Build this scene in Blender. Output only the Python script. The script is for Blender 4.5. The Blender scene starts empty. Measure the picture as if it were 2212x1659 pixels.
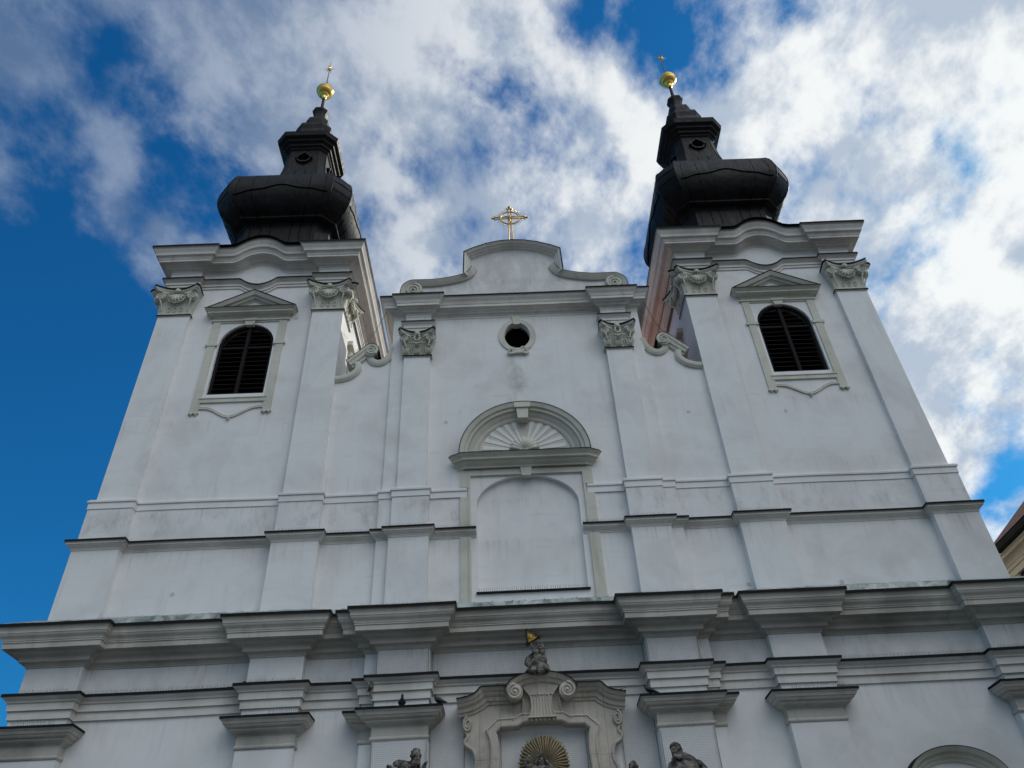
import bpy, bmesh, math, random
from mathutils import Vector, Matrix, noise
from mathutils.geometry import tessellate_polygon
random.seed(7)
PI = math.pi
R = math.radians
SC = bpy.context.scene
COL = SC.collection

# ------------------------------------------------------------------ camera
PITCH, ROLL, YAW = 0.68479, -0.05568, 0.02441
cp, sp, cy, sy = math.cos(PITCH), math.sin(PITCH), math.cos(YAW), math.sin(YAW)
fw = Vector((sy*cp, cy*cp, sp)); rt = Vector((cy, -sy, 0)); up = rt.cross(fw)
cr, sr = math.cos(ROLL), math.sin(ROLL)
rx, ux = cr*rt + sr*up, -sr*rt + cr*up
cam_d = bpy.data.cameras.new('camera'); cam = bpy.data.objects.new('camera', cam_d); COL.objects.link(cam)
M3 = Matrix((rx, ux, -fw)).transposed()
cam.matrix_world = Matrix.Translation((-0.835, -22.0, 1.6)) @ M3.to_4x4()
cam_d.sensor_width = 36.0; cam_d.lens = 36.0*1700/2212
cam_d.clip_start = 0.1; cam_d.clip_end = 6000
SC.camera = cam

# ------------------------------------------------------------------ light
SUN_EL, SUN_AZ = R(36), R(57)            # azimuth measured from +Y towards +X
SUN_DIR = Vector((math.sin(SUN_AZ)*math.cos(SUN_EL), math.cos(SUN_AZ)*math.cos(SUN_EL), math.sin(SUN_EL)))
ld = bpy.data.lights.new('sun', 'SUN'); ld.energy = 3.0; ld.angle = R(0.5); ld.color = (1, .93, .82)
lo = bpy.data.objects.new('sun', ld); COL.objects.link(lo)
lo.rotation_euler = (-SUN_DIR).to_track_quat('-Z', 'Y').to_euler()
SC.view_settings.view_transform = 'Standard'; SC.view_settings.look = 'None'
SC.view_settings.gamma = 1; SC.view_settings.exposure = 0.0
SKY_STRENGTH = 0.10

class NT:
    """small node-tree builder"""
    def __init__(s, tree): s.t = tree; s.n = tree.nodes; s.l = tree.links
    def node(s, typ, **kw):
        n = s.n.new(typ)
        for k, v in kw.items(): setattr(n, k, v)
        return n
    def put(s, sock, v):
        if hasattr(v, 'is_output'): s.l.new(v, sock)
        elif v is not None: sock.default_value = v
    def math(s, op, a, b=None, c=None, clamp=False):
        n = s.node('ShaderNodeMath', operation=op, use_clamp=clamp)
        s.put(n.inputs[0], a); s.put(n.inputs[1], b)
        if c is not None: s.put(n.inputs[2], c)
        return n.outputs[0]
    def vmath(s, op, a, b=None, out=0):
        n = s.node('ShaderNodeVectorMath', operation=op)
        s.put(n.inputs[0], a)
        if b is not None: s.put(n.inputs[1], b)
        return n.outputs[out]
    def smooth(s, v, a, b, c=0.0, d=1.0):
        n = s.node('ShaderNodeMapRange', interpolation_type='SMOOTHSTEP')
        s.put(n.inputs[0], v); s.put(n.inputs[1], a); s.put(n.inputs[2], b); s.put(n.inputs[3], c); s.put(n.inputs[4], d)
        return n.outputs[0]
    def noise(s, vec, scale, detail=4, rough=.55, dist=0.0):
        n = s.node('ShaderNodeTexNoise')
        s.put(n.inputs['Vector'], vec); n.inputs['Scale'].default_value = scale
        n.inputs['Detail'].default_value = detail; n.inputs['Roughness'].default_value = rough
        n.inputs['Distortion'].default_value = dist
        return n.outputs['Fac'], n.outputs['Color']
    def mix(s, fac, a, b, mode='MIX'):
        n = s.node('ShaderNodeMix', data_type='RGBA', blend_type=mode)
        s.put(n.inputs[0], fac)
        for k, v in ((6, a), (7, b)):
            if isinstance(v, tuple) and len(v) == 3: v = v + (1,)
            s.put(n.inputs[k], v)
        return n.outputs[2]
    def sep(s, vec):
        n = s.node('ShaderNodeSeparateXYZ'); s.put(n.inputs[0], vec); return n.outputs
    def comb(s, x, y, z):
        n = s.node('ShaderNodeCombineXYZ'); s.put(n.inputs[0], x); s.put(n.inputs[1], y); s.put(n.inputs[2], z); return n.outputs[0]

def build_world():
    w = bpy.data.worlds.new('World'); SC.world = w; w.use_nodes = True
    t = NT(w.node_tree); t.n.clear()
    out = t.node('ShaderNodeOutputWorld'); bg = t.node('ShaderNodeBackground')
    t.l.new(bg.outputs[0], out.inputs[0])
    sky = t.node('ShaderNodeTexSky', sky_type='NISHITA')
    sky.sun_disc = False; sky.sun_elevation = SUN_EL; sky.sun_rotation = SUN_AZ
    sky.altitude = 300; sky.air_density = 1.0; sky.dust_density = .35; sky.ozone_density = 2.0
    D = t.node('ShaderNodeTexCoord').outputs['Generated']
    x, y, z = t.sep(D)
    # deepen the blue the way the phone's picture has it
    hs = t.node('ShaderNodeHueSaturation'); hs.inputs['Saturation'].default_value = 1.25; hs.inputs['Value'].default_value = .92
    t.l.new(sky.outputs[0], hs.inputs['Color'])
    blue = t.mix(1.0, hs.outputs[0], (.19, .94, 1.22), 'MULTIPLY')
    zc = t.math('ADD', t.math('MAXIMUM', z, 0.02), .42)
    uv = t.comb(t.math('DIVIDE', x, zc), t.math('DIVIDE', y, zc), 0.0)
    # slanting streaks: stretch along one diagonal
    vr = t.node('ShaderNodeMapping'); vr.inputs['Rotation'].default_value = (0, 0, R(-35)); vr.inputs['Scale'].default_value = (1.45, 1.15, 1)
    vr.inputs['Location'].default_value = (3.1, 1.7, 0.4)
    t.l.new(uv, vr.inputs['Vector']); P = vr.outputs[0]
    n1, c1 = t.noise(P, 4.4, 12, .585, .12)
    n2, _ = t.noise(P, 13.0, 9, .57, .1)
    n3, _ = t.noise(P, 2.0, 4, .5, .15)
    base = t.math('ADD', t.math('MULTIPLY', n1, .58), t.math('ADD', t.math('MULTIPLY', n2, .26), t.math('MULTIPLY', n3, .16)))
    bias = t.smooth(y, -.05, -.5, 0.0, .16)
    for (bx, by, bz, cosr, amp) in CLOUDS:
        d = t.vmath('DOT_PRODUCT', D, (bx, by, bz), out=1)
        b = t.smooth(d, cosr, 1.0, 0.0, amp)
        bias = b if bias is None else t.math('ADD', bias, b)
    val = t.math('ADD', t.math('MULTIPLY_ADD', base, 1.35, -.175), bias)
    dens = t.smooth(val, .395, .60)
    sund = t.vmath('DOT_PRODUCT', D, tuple(SUN_DIR), out=1)
    near = t.smooth(sund, .30, .97)
    front = t.smooth(y, -.05, -.6); side = t.smooth(x, -.8, .95, .42, 2.1)
    # cloud brightness: thick parts grey-lilac below, bright rims and brighter towards the sun
    shade, _ = t.noise(P, 8.0, 8, .60, .1)
    sh = t.smooth(shade, .38, .60)
    far = t.mix(sh, (.155, .225, .35), (.30, .38, .51))
    nearc = t.mix(sh, (.48, .56, .67), (.95, .97, .96))
    cc = t.mix(near, far, nearc)
    cc = t.mix(front, cc, t.mix(1.0, t.mix(t.smooth(z, .15, .95), (.17, .19, .22), (1.66, 1.75, 1.80)), t.comb(side, side, side), 'MULTIPLY'))
    k = 1.0/SKY_STRENGTH
    cc = t.mix(1.0, cc, (k, k, k), 'MULTIPLY')
    col = t.mix(t.math('MULTIPLY', dens, t.smooth(x, -.55, .05, .62, .97)), blue, cc)
    t.l.new(col, bg.inputs['Color']); bg.inputs['Strength'].default_value = SKY_STRENGTH

# soft regions of more (+) or less (-) cloud, as world directions
CLOUDS = [
    (-0.523, 0.714, 0.465, 0.9491, -0.270),
    (-0.485, 0.758, 0.437, 0.9538, -0.255),
    (-0.523, 0.582, 0.623, 0.9935, -0.075),
    (-0.497, 0.476, 0.726, 0.9951, -0.075),
    (-0.382, 0.433, 0.816, 0.9965, -0.112),
    (-0.317, 0.526, 0.789, 0.9935, -0.128),
    (-0.361, 0.578, 0.732, 0.9976, -0.090),
    (-0.449, 0.627, 0.637, 0.9935, -0.075),
    (-0.025, 0.483, 0.875, 0.9993, -0.045),
    (-0.064, 0.570, 0.819, 0.9986, -0.060),
    (-0.025, 0.521, 0.853, 0.9990, -0.053),
    (-0.133, 0.621, 0.772, 0.9981, -0.090),
    (-0.086, 0.591, 0.802, 0.9990, -0.045),
    (0.124, 0.448, 0.885, 0.9976, -0.098),
    (0.230, 0.447, 0.865, 0.9958, -0.135),
    (0.310, 0.413, 0.856, 0.9986, -0.060),
    (0.523, 0.472, 0.710, 0.9976, -0.090),
    (0.538, 0.672, 0.508, 0.9976, -0.053),
    (0.417, 0.565, 0.712, 0.9990, -0.060),
    (-0.368, 0.481, 0.796, 0.9884, 0.024),
    (-0.438, 0.523, 0.731, 0.9846, 0.041),
    (-0.472, 0.433, 0.768, 0.9926, 0.024),
    (-0.304, 0.440, 0.845, 0.9951, 0.027),
    (-0.158, 0.465, 0.871, 0.9804, 0.048),
    (0.054, 0.574, 0.817, 0.9804, 0.054),
    (0.165, 0.626, 0.762, 0.9859, 0.048),
    (-0.312, 0.656, 0.688, 0.9981, 0.027),
    (-0.105, 0.659, 0.745, 0.9986, 0.027),
    (0.411, 0.493, 0.767, 0.9491, 0.058),
    (0.503, 0.621, 0.601, 0.9582, 0.058),
    (0.544, 0.711, 0.445, 0.9884, 0.054),
    (-0.036, 0.664, 0.747, 0.9943, 0.034),
    (-0.344, 0.591, 0.730, 0.9986, 0.027)]
build_world()

# ------------------------------------------------------------------ materials
def pmat(name, build, rough=.8, metal=0.0, spec=.4):
    m = bpy.data.materials.new(name); m.use_nodes = True
    t = NT(m.node_tree); t.n.clear()
    o = t.node('ShaderNodeOutputMaterial'); b = t.node('ShaderNodeBsdfPrincipled')
    t.l.new(b.outputs[0], o.inputs[0])
    b.inputs['Roughness'].default_value = rough; b.inputs['Metallic'].default_value = metal
    b.inputs['Specular IOR Level'].default_value = spec
    co = t.node('ShaderNodeTexCoord').outputs['Object']
    build(t, b, co)
    return m
def bump(t, b, h, strength, dist=.01):
    n = t.node('ShaderNodeBump'); n.inputs['Strength'].default_value = strength; n.inputs['Distance'].default_value = dist
    t.put(n.inputs['Height'], h); t.l.new(n.outputs[0], b.inputs['Normal'])
def stretch(t, co, s):
    n = t.node('ShaderNodeMapping'); n.inputs['Scale'].default_value = s; t.l.new(co, n.inputs['Vector']); return n.outputs[0]

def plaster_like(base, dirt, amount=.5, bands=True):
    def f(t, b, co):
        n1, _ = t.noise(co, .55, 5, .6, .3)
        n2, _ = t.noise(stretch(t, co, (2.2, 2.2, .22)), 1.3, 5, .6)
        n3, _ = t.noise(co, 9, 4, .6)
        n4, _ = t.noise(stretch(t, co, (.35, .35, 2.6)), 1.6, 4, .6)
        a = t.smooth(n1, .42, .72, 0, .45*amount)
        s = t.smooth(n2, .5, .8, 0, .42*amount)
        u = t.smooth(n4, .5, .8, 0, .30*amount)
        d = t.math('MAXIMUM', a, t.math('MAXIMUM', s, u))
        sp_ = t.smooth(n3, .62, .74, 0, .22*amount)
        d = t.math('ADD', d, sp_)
        if bands:
            X, Y, Z = t.sep(co)
            # weathered plinth band under the shafts and run-off below the round window
            m = t.math('MULTIPLY', t.math('MULTIPLY', t.smooth(Z, 13.7, 14.2), t.smooth(Z, 14.95, 14.6)), t.smooth(t.math('ABSOLUTE', X), 1.8, 2.1))
            k, _ = t.noise(stretch(t, co, (1.0, 1, .55)), 1.25, 8, .70, .25)
            d = t.math('ADD', d, t.math('MULTIPLY', m, t.smooth(k, .46, .74, 0, .55)))
            ax = t.smooth(t.math('ABSOLUTE', t.math('ADD', X, .05)), .75, .05)
            m2 = t.math('MULTIPLY', ax, t.math('MULTIPLY', t.smooth(Z, 18.2, 18.9), t.smooth(Z, 21.3, 20.4)))
            d = t.math('ADD', d, t.math('MULTIPLY', m2, t.smooth(k, .40, .66, 0, .5)))
            m3 = t.smooth(Z, 22.6, 24.4)
            d = t.math('ADD', d, t.math('MULTIPLY', t.math('MULTIPLY', m3, t.smooth(t.math('ABSOLUTE', X), 5.2, 4.8)), t.smooth(k, .36, .6, 0.05, .34)))
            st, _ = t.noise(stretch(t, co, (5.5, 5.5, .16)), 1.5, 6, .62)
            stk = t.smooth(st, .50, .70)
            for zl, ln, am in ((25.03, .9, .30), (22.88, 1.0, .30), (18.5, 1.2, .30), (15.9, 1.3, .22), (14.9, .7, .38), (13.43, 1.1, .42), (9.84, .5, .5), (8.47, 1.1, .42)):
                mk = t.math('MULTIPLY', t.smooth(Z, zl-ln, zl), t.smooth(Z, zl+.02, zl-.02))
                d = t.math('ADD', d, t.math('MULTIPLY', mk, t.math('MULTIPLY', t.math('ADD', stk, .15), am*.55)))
            for hx_, hz_ in ((-2.67, 17.96), (9.2, 17.85), (9.19, 11.45), (5.81, 17.99), (6.42, 11.51), (-8.54, 23.29), (-10.75, 12.0)):
                q = t.math('POWER', t.math('ADD', t.math('POWER', t.math('ADD', X, -hx_), 2.0), t.math('POWER', t.math('ADD', Z, -hz_), 2.0)), .5)
                d = t.math('ADD', d, t.smooth(q, .09, .06, 0, .45))
            pt, _ = t.noise(stretch(t, co, (1.0, 1.0, .7)), .42, 2, .5, .8)
            d = t.math('ADD', d, t.smooth(pt, .57, .585, 0, .06))
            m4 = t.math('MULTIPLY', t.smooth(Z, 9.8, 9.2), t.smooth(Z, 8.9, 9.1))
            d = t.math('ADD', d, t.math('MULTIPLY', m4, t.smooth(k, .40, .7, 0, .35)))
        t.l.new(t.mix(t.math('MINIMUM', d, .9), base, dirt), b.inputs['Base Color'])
        f1, _ = t.noise(co, 45, 3, .6); f2, _ = t.noise(co, 3.0, 4, .6)
        bump(t, b, t.math('ADD', t.math('MULTIPLY', f1, .3), f2), .25, .02)
    return f
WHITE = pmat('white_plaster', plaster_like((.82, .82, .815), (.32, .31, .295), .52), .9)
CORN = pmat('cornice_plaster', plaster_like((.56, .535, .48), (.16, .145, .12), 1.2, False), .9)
CORNUP = pmat('upper_cornice_plaster', plaster_like((.74, .715, .67), (.27, .25, .215), 1.0, False), .9)
OLIVE = pmat('olive_trim', plaster_like((.63, .625, .54), (.25, .235, .19), .9, False), .85)
def stone_f(t, b, co):
    X, Y, Z = t.sep(co); ax = t.math('ABSOLUTE', X)
    n1, _ = t.noise(co, .9, 6, .65, .5); n2, _ = t.noise(stretch(t, co, (4, 4, .5)), 1.5, 6, .65); n3, _ = t.noise(co, 14, 4, .6)
    d = t.math('ADD', t.smooth(n1, .42, .70, 0, .45), t.math('ADD', t.smooth(n2, .48, .72, 0, .4), t.smooth(n3, .6, .75, 0, .2)))
    for v, c, w in ((ax, 1.66, .010), (ax, 1.10, .009), (Z, 6.93, .010), (Z, 5.9, .010)):
        d = t.math('ADD', d, t.smooth(t.math('ABSOLUTE', t.math('ADD', v, -c)), w, w*.3, 0, .5))
    t.l.new(t.mix(t.math('MINIMUM', d, .92), (.56, .51, .44), (.17, .15, .12)), b.inputs['Base Color'])
    f2, _ = t.noise(co, 20, 4, .6); bump(t, b, t.math('ADD', n1, f2), .4, .015)
STONE = pmat('sandstone', stone_f, .9)
def statue_f(t, b, co):
    n1, _ = t.noise(co, 5, 6, .65, .6); n2, _ = t.noise(co, 30, 4, .6)
    t.l.new(t.mix(t.smooth(n1, .40, .60), (.030, .028, .026), (.25, .225, .195)), b.inputs['Base Color'])
    bump(t, b, t.math('ADD', n2, n1), .6, .03)
STATUE = pmat('weathered_statue_stone', statue_f, .9)
def flash_f(t, b, co):
    n, _ = t.noise(co, 2.5, 4, .6)
    t.l.new(t.mix(n, (.009, .0095, .010), (.026, .027, .026)), b.inputs['Base Color'])
FLASH = pmat('dark_flashing', flash_f, .85, 0, .12)
def zinc_f(t, b, co):
    n, _ = t.noise(co, 1.6, 5, .65, .5)
    t.l.new(t.mix(t.smooth(n, .35, .65), (.13, .15, .145), (.50, .56, .53)), b.inputs['Base Color'])
ZINC = pmat('patinated_sheet', zinc_f, .5, .2)
def dome_f(t, b, co):
    n, _ = t.noise(co, .9, 6, .65, .8); n2, _ = t.noise(stretch(t, co, (4, 4, .5)), 2.0, 5, .6)
    c = t.mix(t.smooth(n, .3, .7), (.005, .005, .0062), (.012, .0118, .013))
    c = t.mix(t.smooth(n2, .52, .75, 0, .6), c, (.032, .034, .034))
    t.l.new(c, b.inputs['Base Color'])
    t.l.new(t.smooth(n2, .3, .7, .42, .58), b.inputs['Roughness'])
    n3, _ = t.noise(co, 1.7, 3, .5)
    bump(t, b, n3, .6, .08)
DOME = pmat('dark_roof_copper', dome_f, .5, .0, .14)
def gold_f(t, b, co):
    n, _ = t.noise(co, 6, 4, .6)
    t.l.new(t.mix(n, (.74, .46, .10), (.90, .62, .17)), b.inputs['Base Color'])
GOLD = pmat('gilding', gold_f, .26, 1.0)
def goldold_f(t, b, co):
    n, _ = t.noise(co, 9, 4, .6)
    t.l.new(t.mix(n, (.24, .15, .03), (.48, .30, .07)), b.inputs['Base Color'])
def crossgold_f(t, b, co):
    n, _ = t.noise(co, 7, 4, .6)
    t.l.new(t.mix(n, (.42, .25, .07), (.68, .45, .14)), b.inputs['Base Color'])
CROSSGOLD = pmat('worn_gilding', crossgold_f, .36, .9)
GOLDOLD = pmat('dull_gilding', goldold_f, .5, .5)
def straw_f(t, b, co):
    n, _ = t.noise(co, 7, 4, .6)
    t.l.new(t.mix(n, (.20, .155, .085), (.36, .29, .175)), b.inputs['Base Color'])
STRAW = pmat('faded_gilt_wood', straw_f, .7, .1)
def flat(c, r=.8, m=0.0):
    def f(t, b, co):
        n, _ = t.noise(co, 4, 4, .6)
        t.l.new(t.mix(n, tuple(.8*v for v in c), tuple(min(1, 1.2*v) for v in c)), b.inputs['Base Color'])
    return f
DARKWOOD = pmat('dark_shutter_wood', flat((.005, .0045, .005)), .9, 0, .05)
DARKFRAME = pmat('shutter_frame_wood', flat((.020, .0165, .018)), .8, 0, .1)
BLACK = pmat('black_iron', flat((.02, .02, .022)), .5, .3)
DARKHOLE = pmat('unlit_opening', flat((.002, .002, .002)), 1.0, 0, 0)
SEAM = pmat('dark_sheet_seam', flat((.004, .004, .005)), 1.0, 0, 0)
GREENROD = pmat('verdigris_rod', flat((.10, .13, .11)), .5, .4)
WIRE = pmat('thin_wire', flat((.10, .10, .10)), .6)
NETM = pmat('net_cord', flat((.30, .31, .31)), .8)
PIGEON = pmat('pigeon_feathers', flat((.035, .037, .048)), .7)
TWIG = pmat('twig_bark', flat((.06, .05, .035)), .9)
def rooftile_f(t, b, co):
    br = t.node('ShaderNodeTexBrick'); t.l.new(stretch(t, co, (1, 1, 1)), br.inputs['Vector'])
    n, _ = t.noise(co, 3, 5, .6)
    c = t.mix(n, (.26, .085, .05), (.50, .19, .11))
    w = t.node('ShaderNodeTexWave', wave_type='BANDS', bands_direction='Z'); w.inputs['Scale'].default_value = 2.2
    t.l.new(co, w.inputs['Vector'])
    t.l.new(c, b.inputs['Base Color']); bump(t, b, w.outputs['Fac'], .6, .04)
TILE = pmat('red_roof_tiles', rooftile_f, .85)
def browntile_f(t, b, co):
    n, _ = t.noise(co, 3, 5, .6)
    w = t.node('ShaderNodeTexWave', wave_type='BANDS', bands_direction='Z'); w.inputs['Scale'].default_value = 2.2
    t.l.new(co, w.inputs['Vector'])
    t.l.new(t.mix(n, (.075, .045, .038), (.17, .09, .07)), b.inputs['Base Color']); bump(t, b, w.outputs['Fac'], .6, .04)
TILEBROWN = pmat('brown_roof_tiles', browntile_f, .85)
CREAM = pmat('cream_render', plaster_like((.66, .55, .43), (.36, .29, .22), .8, False), .9)
CREAMTRIM = pmat('cream_trim', plaster_like((.60, .53, .42), (.32, .27, .2), .8, False), .9)
def glass_f(t, b, co): b.inputs['Base Color'].default_value = (.012, .014, .02, 1)
GLASS = pmat('dark_window_glass', glass_f, .08, 0, .6)
def paving_f(t, b, co):
    br = t.node('ShaderNodeTexBrick'); t.l.new(co, br.inputs['Vector'])
    br.inputs['Scale'].default_value = 3; br.inputs['Color1'].default_value = (.07, .067, .064, 1); br.inputs['Color2'].default_value = (.105, .10, .095, 1)
    br.inputs['Mortar'].default_value = (.05, .05, .05, 1); br.inputs['Mortar Size'].default_value = .012
    n, _ = t.noise(co, .6, 5, .6)
    t.l.new(t.mix(t.smooth(n, .3, .7, 0, .5), br.outputs['Color'], (.065, .062, .06)), b.inputs['Base Color'])
    bump(t, b, br.outputs['Fac'], -.4, .01)
PAVING = pmat('stone_paving', paving_f, .85)

# ------------------------------------------------------------------ mesh helpers
def warp(v):
    """hand-made unevenness: the whole building drifts a few millimetres"""
    q = Vector((v[0]*.33, v[1]*.33, v[2]*.33))
    a = noise.noise_vector(q)
    return (v[0] + .014*a.x, v[1] + .012*a.y, v[2] + .022*a.z)

class MB:
    def __init__(s): s.v = []; s.f = []; s.m = []; s.s = []
    def add(s, vs, fs, mi=0, smooth=False):
        o = len(s.v); s.v += [tuple(v) for v in vs]
        for k, f in enumerate(fs):
            s.f.append(tuple(i+o for i in f)); s.m.append(mi[k] if isinstance(mi, list) else mi); s.s.append(smooth)
    def box(s, x0, x1, y0, y1, z0, z1, mi=0):
        s.add([(x0, y0, z0), (x1, y0, z0), (x1, y1, z0), (x0, y1, z0), (x0, y0, z1), (x1, y0, z1), (x1, y1, z1), (x0, y1, z1)],
              [(0, 3, 2, 1), (4, 5, 6, 7), (0, 1, 5, 4), (1, 2, 6, 5), (2, 3, 7, 6), (3, 0, 4, 7)], mi)
    def tube(s, pts, r, n=6, mi=0, smooth=True, cap=True):
        pts = [Vector(p) for p in pts]; rs = r if isinstance(r, (list, tuple)) else [r]*len(pts)
        vs = []; prev = None
        for i, p in enumerate(pts):
            d = (pts[min(i+1, len(pts)-1)] - pts[max(i-1, 0)]).normalized()
            a = prev if prev is not None else (Vector((0, 0, 1)) if abs(d.z) < .9 else Vector((1, 0, 0)))
            u = (a - d*a.dot(d)).normalized(); w = d.cross(u); prev = u
            for k in range(n):
                t = 2*PI*k/n; vs.append(p + (u*math.cos(t) + w*math.sin(t))*rs[i])
        fs = []
        for i in range(len(pts)-1):
            for k in range(n):
                a, b = i*n+k, i*n+(k+1) % n; fs.append((a, b, b+n, a+n))
        s.add(vs, fs, mi, smooth)
        if cap:
            L = len(pts)-1
            s.add(vs[:n], [tuple(range(n))], mi); s.add(vs[L*n:], [tuple(range(n))], mi)
    def ball(s, c, r, seg=14, ring=9, mi=0, rot=None):
        rx_, ry_, rz_ = r if isinstance(r, (list, tuple)) else (r, r, r)
        vs = []; fs = []
        for i in range(ring+1):
            a = PI*i/ring
            for k in range(seg):
                b = 2*PI*k/seg
                p = Vector((rx_*math.sin(a)*math.cos(b), ry_*math.sin(a)*math.sin(b), rz_*math.cos(a)))
                if rot is not None: p = rot @ p
                vs.append(p + Vector(c))
        for i in range(ring):
            for k in range(seg):
                fs.append((i*seg+k, i*seg+(k+1) % seg, (i+1)*seg+(k+1) % seg, (i+1)*seg+k))
        s.add(vs, fs, mi, True)
    def lathe(s, c, prof, seg=20, mi=0, smooth=True):
        vs = [(c[0]+r*math.cos(2*PI*k/seg), c[1]+r*math.sin(2*PI*k/seg), c[2]+z) for r, z in prof for k in range(seg)]
        fs = [(i*seg+k, i*seg+(k+1) % seg, (i+1)*seg+(k+1) % seg, (i+1)*seg+k) for i in range(len(prof)-1) for k in range(seg)]
        s.add(vs, fs, mi, smooth)
    def plate(s, outline, yf, yb, holes=(), mi=0, plane='xz', hole_mi=None, back=True):
        """flat slab with a traced outline; front at yf, back at yb"""
        loops = [list(outline)] + [list(h) for h in holes]
        flatv = [p for l in loops for p in l]
        tri = tessellate_polygon([[Vector((p[0], p[1], 0)) for p in l] for l in loops])
        P = lambda p, y: (p[0], y, p[1])
        n = len(flatv)
        s.add([P(p, yf) for p in flatv], [tuple(t) for t in tri], mi)
        if back: s.add([P(p, yb) for p in flatv], [tuple(reversed(t)) for t in tri], mi)
        for j, l in enumerate(loops):
            m = len(l)
            s.add([P(p, yf) for p in l] + [P(p, yb) for p in l], [(k, (k+1) % m, m+(k+1) % m, m+k) for k in range(m)], mi if j == 0 or hole_mi is None else hole_mi)
    def build(s, name, mats, parent=None, mirror=False, do_warp=False, xf=None):
        vs = s.v
        if xf: vs = [xf(v) for v in vs]
        if mirror: vs = [(-v[0], v[1], v[2]) for v in vs]
        if do_warp: vs = [warp(v) for v in vs]
        me = bpy.data.meshes.new(name)
        bm = bmesh.new(); bv = [bm.verts.new(v) for v in vs]
        for f, m, sm in zip(s.f, s.m, s.s):
            try:
                q = bm.faces.new([bv[i] for i in f]); q.material_index = m; q.smooth = sm
            except ValueError: pass
        bmesh.ops.remove_doubles(bm, verts=bm.verts, dist=.0004)
        bmesh.ops.recalc_face_normals(bm, faces=bm.faces)
        bm.to_mesh(me); bm.free()
        for m in (mats if isinstance(mats, (list, tuple)) else [mats]): me.materials.append(m)
        o = bpy.data.objects.new(name, me); COL.objects.link(o)
        if parent is not None: o.parent = parent
        return o
def tag(o, label=None, cat=None, group=None, kind=None):
    for k, v in (('label', label), ('category', cat), ('group', group), ('kind', kind)):
        if v: o[k] = v
    return o
def empty(name, loc, label, cat, group=None):
    o = bpy.data.objects.new(name, None); o.location = loc; o.empty_display_size = .3; COL.objects.link(o)
    return tag(o, label, cat, group)
def setbase(o, loc):
    """move a mesh's origin to its base without moving the mesh"""
    d = Vector(loc); o.data.transform(Matrix.Translation(-d)); o.location = d; return o

def cyma(o0, z0, o1, z1, n=6, mi=0):
    return [(o0+(o1-o0)*(t - .13*math.sin(2*PI*t)), z0+(z1-z0)*t, mi) for t in [i/n for i in range(n+1)]]
def cove(o0, z0, o1, z1, n=5, mi=0):
    return [(o0+(o1-o0)*(1-math.cos(t)), z0+(z1-z0)*math.sin(t), mi) for t in [PI/2*i/n for i in range(n+1)]]
def ovolo(o0, z0, o1, z1, n=5, mi=0):
    return [(o0+(o1-o0)*math.sin(t), z0+(z1-z0)*(1-math.cos(t)), mi) for t in [PI/2*i/n for i in range(n+1)]]

def offsets(path, closed=False):
    """mitred right-hand normals of a 2-D path"""
    n = len(path); out = []
    for i in range(n):
        def seg(a, b):
            d = Vector((path[b][0]-path[a][0], path[b][1]-path[a][1])); d.normalize(); return Vector((d.y, -d.x))
        if closed: n0, n1 = seg((i-1) % n, i), seg(i, (i+1) % n)
        else:
            n0 = seg(i-1, i) if i > 0 else seg(0, 1)
            n1 = seg(i, i+1) if i < n-1 else seg(n-2, n-1)
        m = n0+n1
        if m.length < 1e-6: m = n0.copy()
        m.normalize(); out.append(m/max(.3, m.dot(n0)))
    return out
def subdivide(path, step, closed=False):
    out = []; n = len(path)
    for i in range(n if closed else n-1):
        a, b = path[i], path[(i+1) % n]
        L = math.hypot(b[0]-a[0], b[1]-a[1]); k = max(1, int(math.ceil(L/step)))
        for j in range(k): out.append(tuple(a[q]+(b[q]-a[q])*j/k for q in range(2)))
    if not closed: out.append(tuple(path[-1][:2]))
    return out
def sweep(mb, path, prof, dz=None, closed=False, step=.6, cap=True):
    """run a horizontal moulding (out, z, material) along a plan path"""
    path = subdivide(path, step, closed); N = offsets(path, closed); m = len(prof)
    vs = []
    for p, nn in zip(path, N):
        h = dz(p[0], p[1]) if dz else 0.0
        for q in prof: vs.append((p[0]+nn.x*q[0], p[1]+nn.y*q[0], q[1]+h))
    fs = []; mi = []
    n = len(path)
    for i in range(n if closed else n-1):
        j = (i+1) % n
        for k in range(m-1):
            fs.append((i*m+k, j*m+k, j*m+k+1, i*m+k+1)); mi.append(prof[k][2] if len(prof[k]) > 2 else 0)
    mb.add(vs, fs, mi)
    if cap and not closed and m > 2:
        mb.add(vs[:m], [tuple(range(m))], 0); mb.add(vs[-m:], [tuple(range(m))], 0)
def sweep_up(mb, path, prof, y0, closed=False, step=.25, cap=True):
    """run a moulding (in-plane offset, protrusion, material) along a path in the facade plane"""
    path = subdivide(path, step, closed); N = offsets(path, closed); m = len(prof)
    vs = []
    for p, nn in zip(path, N):
        for q in prof: vs.append((p[0]-nn.x*q[0], y0-q[1], p[1]-nn.y*q[0]))
    fs = []; mi = []; n = len(path)
    for i in range(n if closed else n-1):
        j = (i+1) % n
        for k in range(m-1):
            fs.append((i*m+k, j*m+k, j*m+k+1, i*m+k+1)); mi.append(prof[k][2] if len(prof[k]) > 2 else 0)
    mb.add(vs, fs, mi)
    if cap and not closed and m > 2:
        mb.add(vs[:m], [tuple(range(m))], 0); mb.add(vs[-m:], [tuple(range(m))], 0)
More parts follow.
